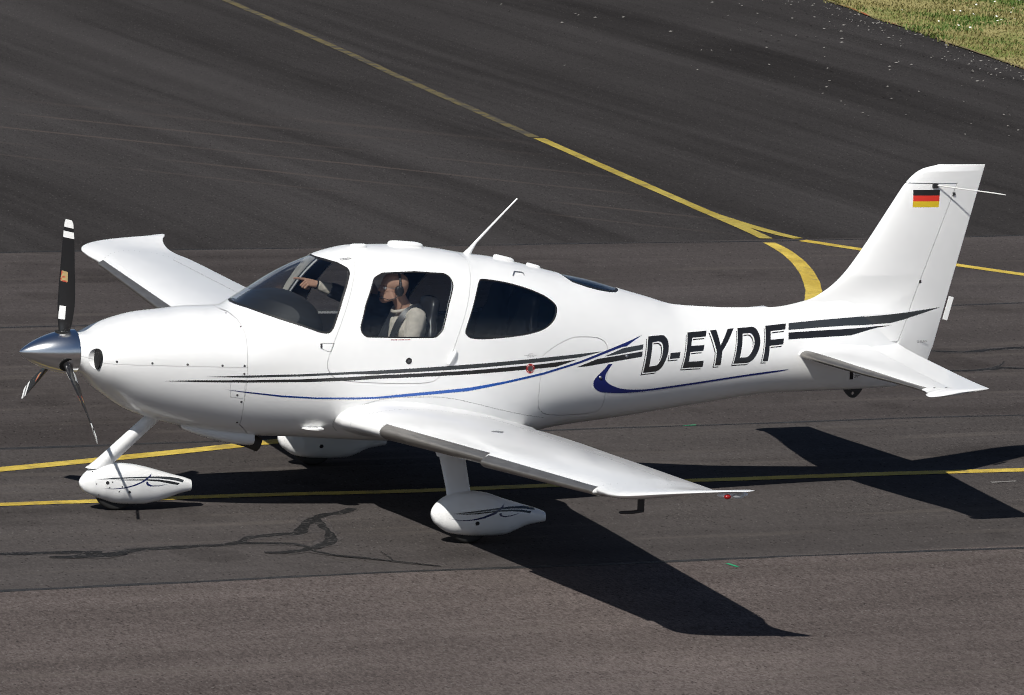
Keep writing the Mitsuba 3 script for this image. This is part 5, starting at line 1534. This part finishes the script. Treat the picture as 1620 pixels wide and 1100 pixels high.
# ---- pilot in the left seat
hc = np.array([2.845, -.305, 1.702])
HY, HP = -6, 4
hd = place_m(head_mesh(None), hc, HY, HP)
sh_l, sh_r = np.array([2.965, -.475, 1.505]), np.array([2.975, -.135, 1.50])
el_l, wr_l = np.array([2.90, -.515, 1.255]), np.array([2.655, -.44, 1.15])
el_r, wr_r = np.array([2.86, -.11, 1.26]), np.array([2.62, -.18, 1.14])
trunk = [[((2.92, -.305, 1.02), .125), ((2.955, -.305, 1.25), .135), ((2.965, -.305, 1.40), .125)],
         [((2.965, -.36, 1.40), .12), ((2.97, -.39, 1.47), .085)], [((2.965, -.25, 1.40), .12), ((2.97, -.22, 1.47), .085)],
         [((2.97, -.305, 1.46), .08), ((2.925, -.305, 1.56), .058), ((2.875, -.305, 1.645), .055)]]
arms = [[((2.97, -.39, 1.47), .075), (sh_l, .062), (el_l, .046), (wr_l, .030)], [((2.97, -.22, 1.47), .075), (sh_r, .060), (el_r, .046), (wr_r, .030)]]
legs = [[((2.90, -.23, .985), .085), ((2.50, -.22, 1.03), .062), ((2.22, -.22, .88), .045)], [((2.90, -.38, .985), .085), ((2.50, -.39, 1.03), .062), ((2.22, -.39, .88), .045)]]
hl = hand(wr_l, (-.9, .15, -.25), (0, -.35, .9), 'rest')
hr = hand(wr_r, (-.9, -.05, -.2), (0, .3, .9), 'rest')
body = union(bones(trunk + arms + legs + hl + hr, .014), hd)
P1 = put('person', None)
del scene[P1]
put(P1 + '__body', tmesh(body, 'skin', True))
grow = lambda ch, g: [[(p, r + g) for p, r in c] for c in ch]
sw = bones(grow(trunk[:3], .012) + grow(arms, .012) + [[((2.97, -.305, 1.46), .088), ((2.945, -.305, 1.525), .068)]], .014)
wrk = meshkit.fbm(np.asarray(sw.vertices) * [26, 26, 14], 3) - .5
sw.vertices += sw.vertex_normals * (wrk * .014)[:, None]
# cut the sleeves short of the hands
V = np.asarray(sw.vertices)
keep = ~((V[sw.faces].mean(1)[:, 0] < 2.69) & (V[sw.faces].mean(1)[:, 2] < 1.25))
sw.update_faces(keep)
put(P1 + '__sweater', tmesh(sw, 'beige_knit', True))
tr_ = bones(grow(legs, .010), .02)
put(P1 + '__trousers', tmesh(tr_, 'dark_trousers', True))
# collar
a = np.linspace(0, 2 * np.pi, 30)
col = [(2.925 + .073 * math.cos(t) - .012, -.305 + .070 * math.sin(t), 1.548 + .020 * math.cos(t)) for t in a]
put(P1 + '__collar', tmesh(tube(col, .013, 10), 'beige_knit', True))
# headset
hb = [hc + np.array([.005 + .012 * math.sin(t), .093 * math.cos(t), .012 + .118 * math.sin(t)]) for t in np.linspace(0.06, math.pi - .06, 26)]
hb = np.array(hb)
HS = put(P1 + '__headset', tmesh(tube(hb, .0085, 10), 'black_plastic', True))
for s in (-1, 1):
    o = m3.Manifold.batch_hull([ell((0, s * .010, 0), (.032, .012, .040)), ell((0, s * -.012, 0), (.034, .010, .042))])
    me = o.to_mesh()
    cup = trimesh.Trimesh(np.asarray(me.vert_properties)[:, :3], np.asarray(me.tri_verts))
    put(HS + '__ear_cup', tmesh(cup.apply_translation(hc + [.004, s * .094, -.006]), 'black_plastic', True))
    put(HS + '__yoke', tmesh(box((.016, .010, .055), hc + [.006, s * .107, .035], .004), 'steel'))
boom = [hc + np.array(v) for v in ((-.004, -.108, -.03), (-.03, -.104, -.060), (-.07, -.080, -.075), (-.112, -.030, -.066))]
put(HS + '__microphone_boom', tmesh(cat(tube(boom, .0032, 8), trimesh.creation.icosphere(2, .011).apply_translation(boom[-1])), 'black_plastic', True))
# glasses
gl = []
for s in (-1, 1):
    t = np.linspace(0, 2 * np.pi, 24)
    gl.append(tube([hc + np.array([-.112 - .004 * 0, s * .031 + .023 * math.cos(u), .008 + .017 * math.sin(u)]) for u in t], .0016, 6))
    gl.append(tube([hc + np.array([-.108, s * .054, .012]), hc + np.array([-.05, s * .078, .014]), hc + np.array([.01, s * .083, .010])], .0018, 6))
gl.append(tube([hc + np.array([-.112, -.009, .012]), hc + np.array([-.116, 0, .014]), hc + np.array([-.112, .009, .012])], .0016, 6))
put(P1 + '__glasses', tmesh(cat(*gl), 'steel', True))
eyes = [trimesh.creation.icosphere(2, .0115).apply_translation(hc + [-.088, s * .031, .008]) for s in (-1, 1)]
mat('eye_white', (.6, .58, .55), rough=.2)
put(P1 + '__eyes', tmesh(cat(*eyes), 'eye_white', True))
labels[P1] = {'label': 'bald pilot with headset and glasses, beige sweater, sitting at the near door window', 'category': 'person'}
# shoulder strap of the seat harness
st_ = [(3.06, -.40, 1.535), (3.00, -.425, 1.580), (2.915, -.43, 1.550), (2.85, -.425, 1.475), (2.815, -.405, 1.37), (2.79, -.375, 1.24), (2.78, -.34, 1.10)]
R = []
tt = np.linspace(0, 1, 40)
cs = CubicSpline(np.linspace(0, 1, len(st_)), np.array(st_))
pc = cs(tt)
d = np.gradient(pc, axis=0)
d /= np.linalg.norm(d, axis=1, keepdims=True)
wd = np.cross(d, np.gradient(d, axis=0) + np.array([1e-4, 0, 0]))
wd = np.cross(d, np.array([-.62, -.72, .30]))
wd[:8] = wd[:8] * np.linspace(0, 1, 8)[:, None] + np.array([.12, .99, 0.0]) * np.linspace(1, 0, 8)[:, None]
wd -= d * np.einsum('ij,ij->i', wd, d)[:, None]
wd /= np.linalg.norm(wd, axis=1, keepdims=True)
nn = np.cross(d, wd)
for p, w, n in zip(pc, wd, nn):
    R.append([p + w * .025 + n * .002, p + w * .025 - n * .002, p - w * .025 - n * .002, p - w * .025 + n * .002])
hv = np.array(R).reshape(-1, 3)
put(SEAT[0] + '__harness', tmesh((hv, grid_faces(40, 4)), 'black_plastic', False))

# ---- passenger in the right seat, arm raised and pointing ahead
gc = np.array([2.83, .31, 1.70])
gd = place_m(head_mesh(None), gc, 8, 2)
sl2, er2 = np.array([2.955, .135, 1.49]), None
w2 = np.array([2.425, .235, 1.652])
e2 = np.array([2.700, .205, 1.555])
trunk2 = [[((2.92, .305, 1.02), .13), ((2.955, .305, 1.25), .14), ((2.965, .305, 1.40), .128)], [((2.965, .36, 1.40), .12), ((2.97, .39, 1.46), .085)], [((2.965, .25, 1.40), .12), ((2.97, .21, 1.46), .085)],
          [((2.97, .305, 1.46), .08), ((2.92, .305, 1.56), .058), ((2.865, .31, 1.64), .055)]]
arms2 = [[((2.97, .21, 1.46), .075), (sl2, .066), (e2, .050), (w2, .029)], [((2.97, .39, 1.46), .075), ((2.97, .47, 1.49), .060), ((2.88, .50, 1.25), .046), ((2.64, .42, 1.14), .030)]]
legs2 = [[((2.90, .23, .985), .085), ((2.50, .22, 1.03), .062), ((2.22, .22, .88), .045)], [((2.90, .38, .985), .085), ((2.50, .39, 1.03), .062), ((2.22, .39, .88), .045)]]
dirp = np.array([2.19, .215, 1.698]) - w2
h2_ = hand(w2, dirp, (.0, -.55, .83), 'point')
h3_ = hand((2.64, .42, 1.14), (-.9, -.05, -.2), (0, .3, .9), 'rest')
body2 = union(bones(trunk2 + arms2 + legs2 + h3_, .014), bones(h2_, .0045, 4), gd)
P2 = numbered('person')
put(P2 + '__body', tmesh(body2, 'skin', True))
ua = arms2[0][:3] + [(e2 + (w2 - e2) * .50, .046)]
sw2 = bones(grow(trunk2[:3], .014) + grow([ua], .014) + grow(arms2[1:], .014) + [[((2.97, .305, 1.46), .09), ((2.945, .305, 1.53), .070)]], .014)
wrk = meshkit.fbm(np.asarray(sw2.vertices) * [22, 22, 22], 3) - .5
sw2.vertices += sw2.vertex_normals * (wrk * .014)[:, None]
put(P2 + '__jacket', tmesh(sw2, 'navy_cloth', True))
cf = bones([[(e2 + (w2 - e2) * .42, .051), (e2 + (w2 - e2) * .60, .050), (e2 + (w2 - e2) * .885, .038)]], .008, 4)
wrk = meshkit.fbm(np.asarray(cf.vertices) * [60, 40, 40], 3) - .5
cf.vertices += cf.vertex_normals * (wrk * .010)[:, None]
put(P2 + '__turned_back_cuff', tmesh(cf, 'beige_knit', True))
bd_ = (w2 - e2) / np.linalg.norm(w2 - e2)
br = trimesh.creation.torus(.033, .0055, 32, 10)
br.apply_transform(trimesh.geometry.align_vectors([0, 0, 1], bd_))
put(P2 + '__bracelet', tmesh(br.apply_translation(w2 + bd_ * -.004), 'black_plastic', True))
put(P2 + '__trousers', tmesh(bones(grow(legs2, .010), .02), 'dark_trousers', True))
hb2 = hb - hc + gc
H2 = put(P2 + '__headset', tmesh(tube(hb2, .0085, 10), 'black_plastic', True))
for s in (-1, 1):
    cup2 = cup.copy()
    put(H2 + '__ear_cup', tmesh(trimesh.creation.icosphere(3, 1).apply_scale([.034, .020, .042]).apply_translation(gc + [.004, s * .096, -.006]), 'black_plastic', True))
labels[P2] = {'label': 'passenger in dark navy jacket with beige cuff pointing ahead through the windshield', 'category': 'person'}

# ================================================================= AROUND
labels[A] = {'label': 'white single engine propeller airplane with black and blue stripes and letters D-EYDF', 'category': 'airplane'}
# far low hills all round, that show only in the polished spinner and the glass
mat('hill_green', mikit.proc(lambda p, n, uv: mix((.035, .050, .022), (.075, .080, .035), fbm(p.x * .01, p.y * .01, 1.0, octaves=3))), rough=1.0)
az = np.linspace(0, 2 * np.pi, 240, endpoint=False)
RR = []
for rr, hs in ((900, 0.0), (1250, .55), (1700, 1.0), (2300, .7), (2900, .0)):
    hh = 26 + 60 * meshkit.fbm(np.stack([np.cos(az) * 2.2 + 5, np.sin(az) * 2.2, 0 * az], 1), 4, 3)
    RR.append(np.stack([rr * np.cos(az), rr * np.sin(az), hh * hs - .5], 1))
put('hills', tmesh((np.array(RR).reshape(-1, 3), grid_faces(5, 240)), 'hill_green', True), 'low wooded hills on the horizon', kind='structure')
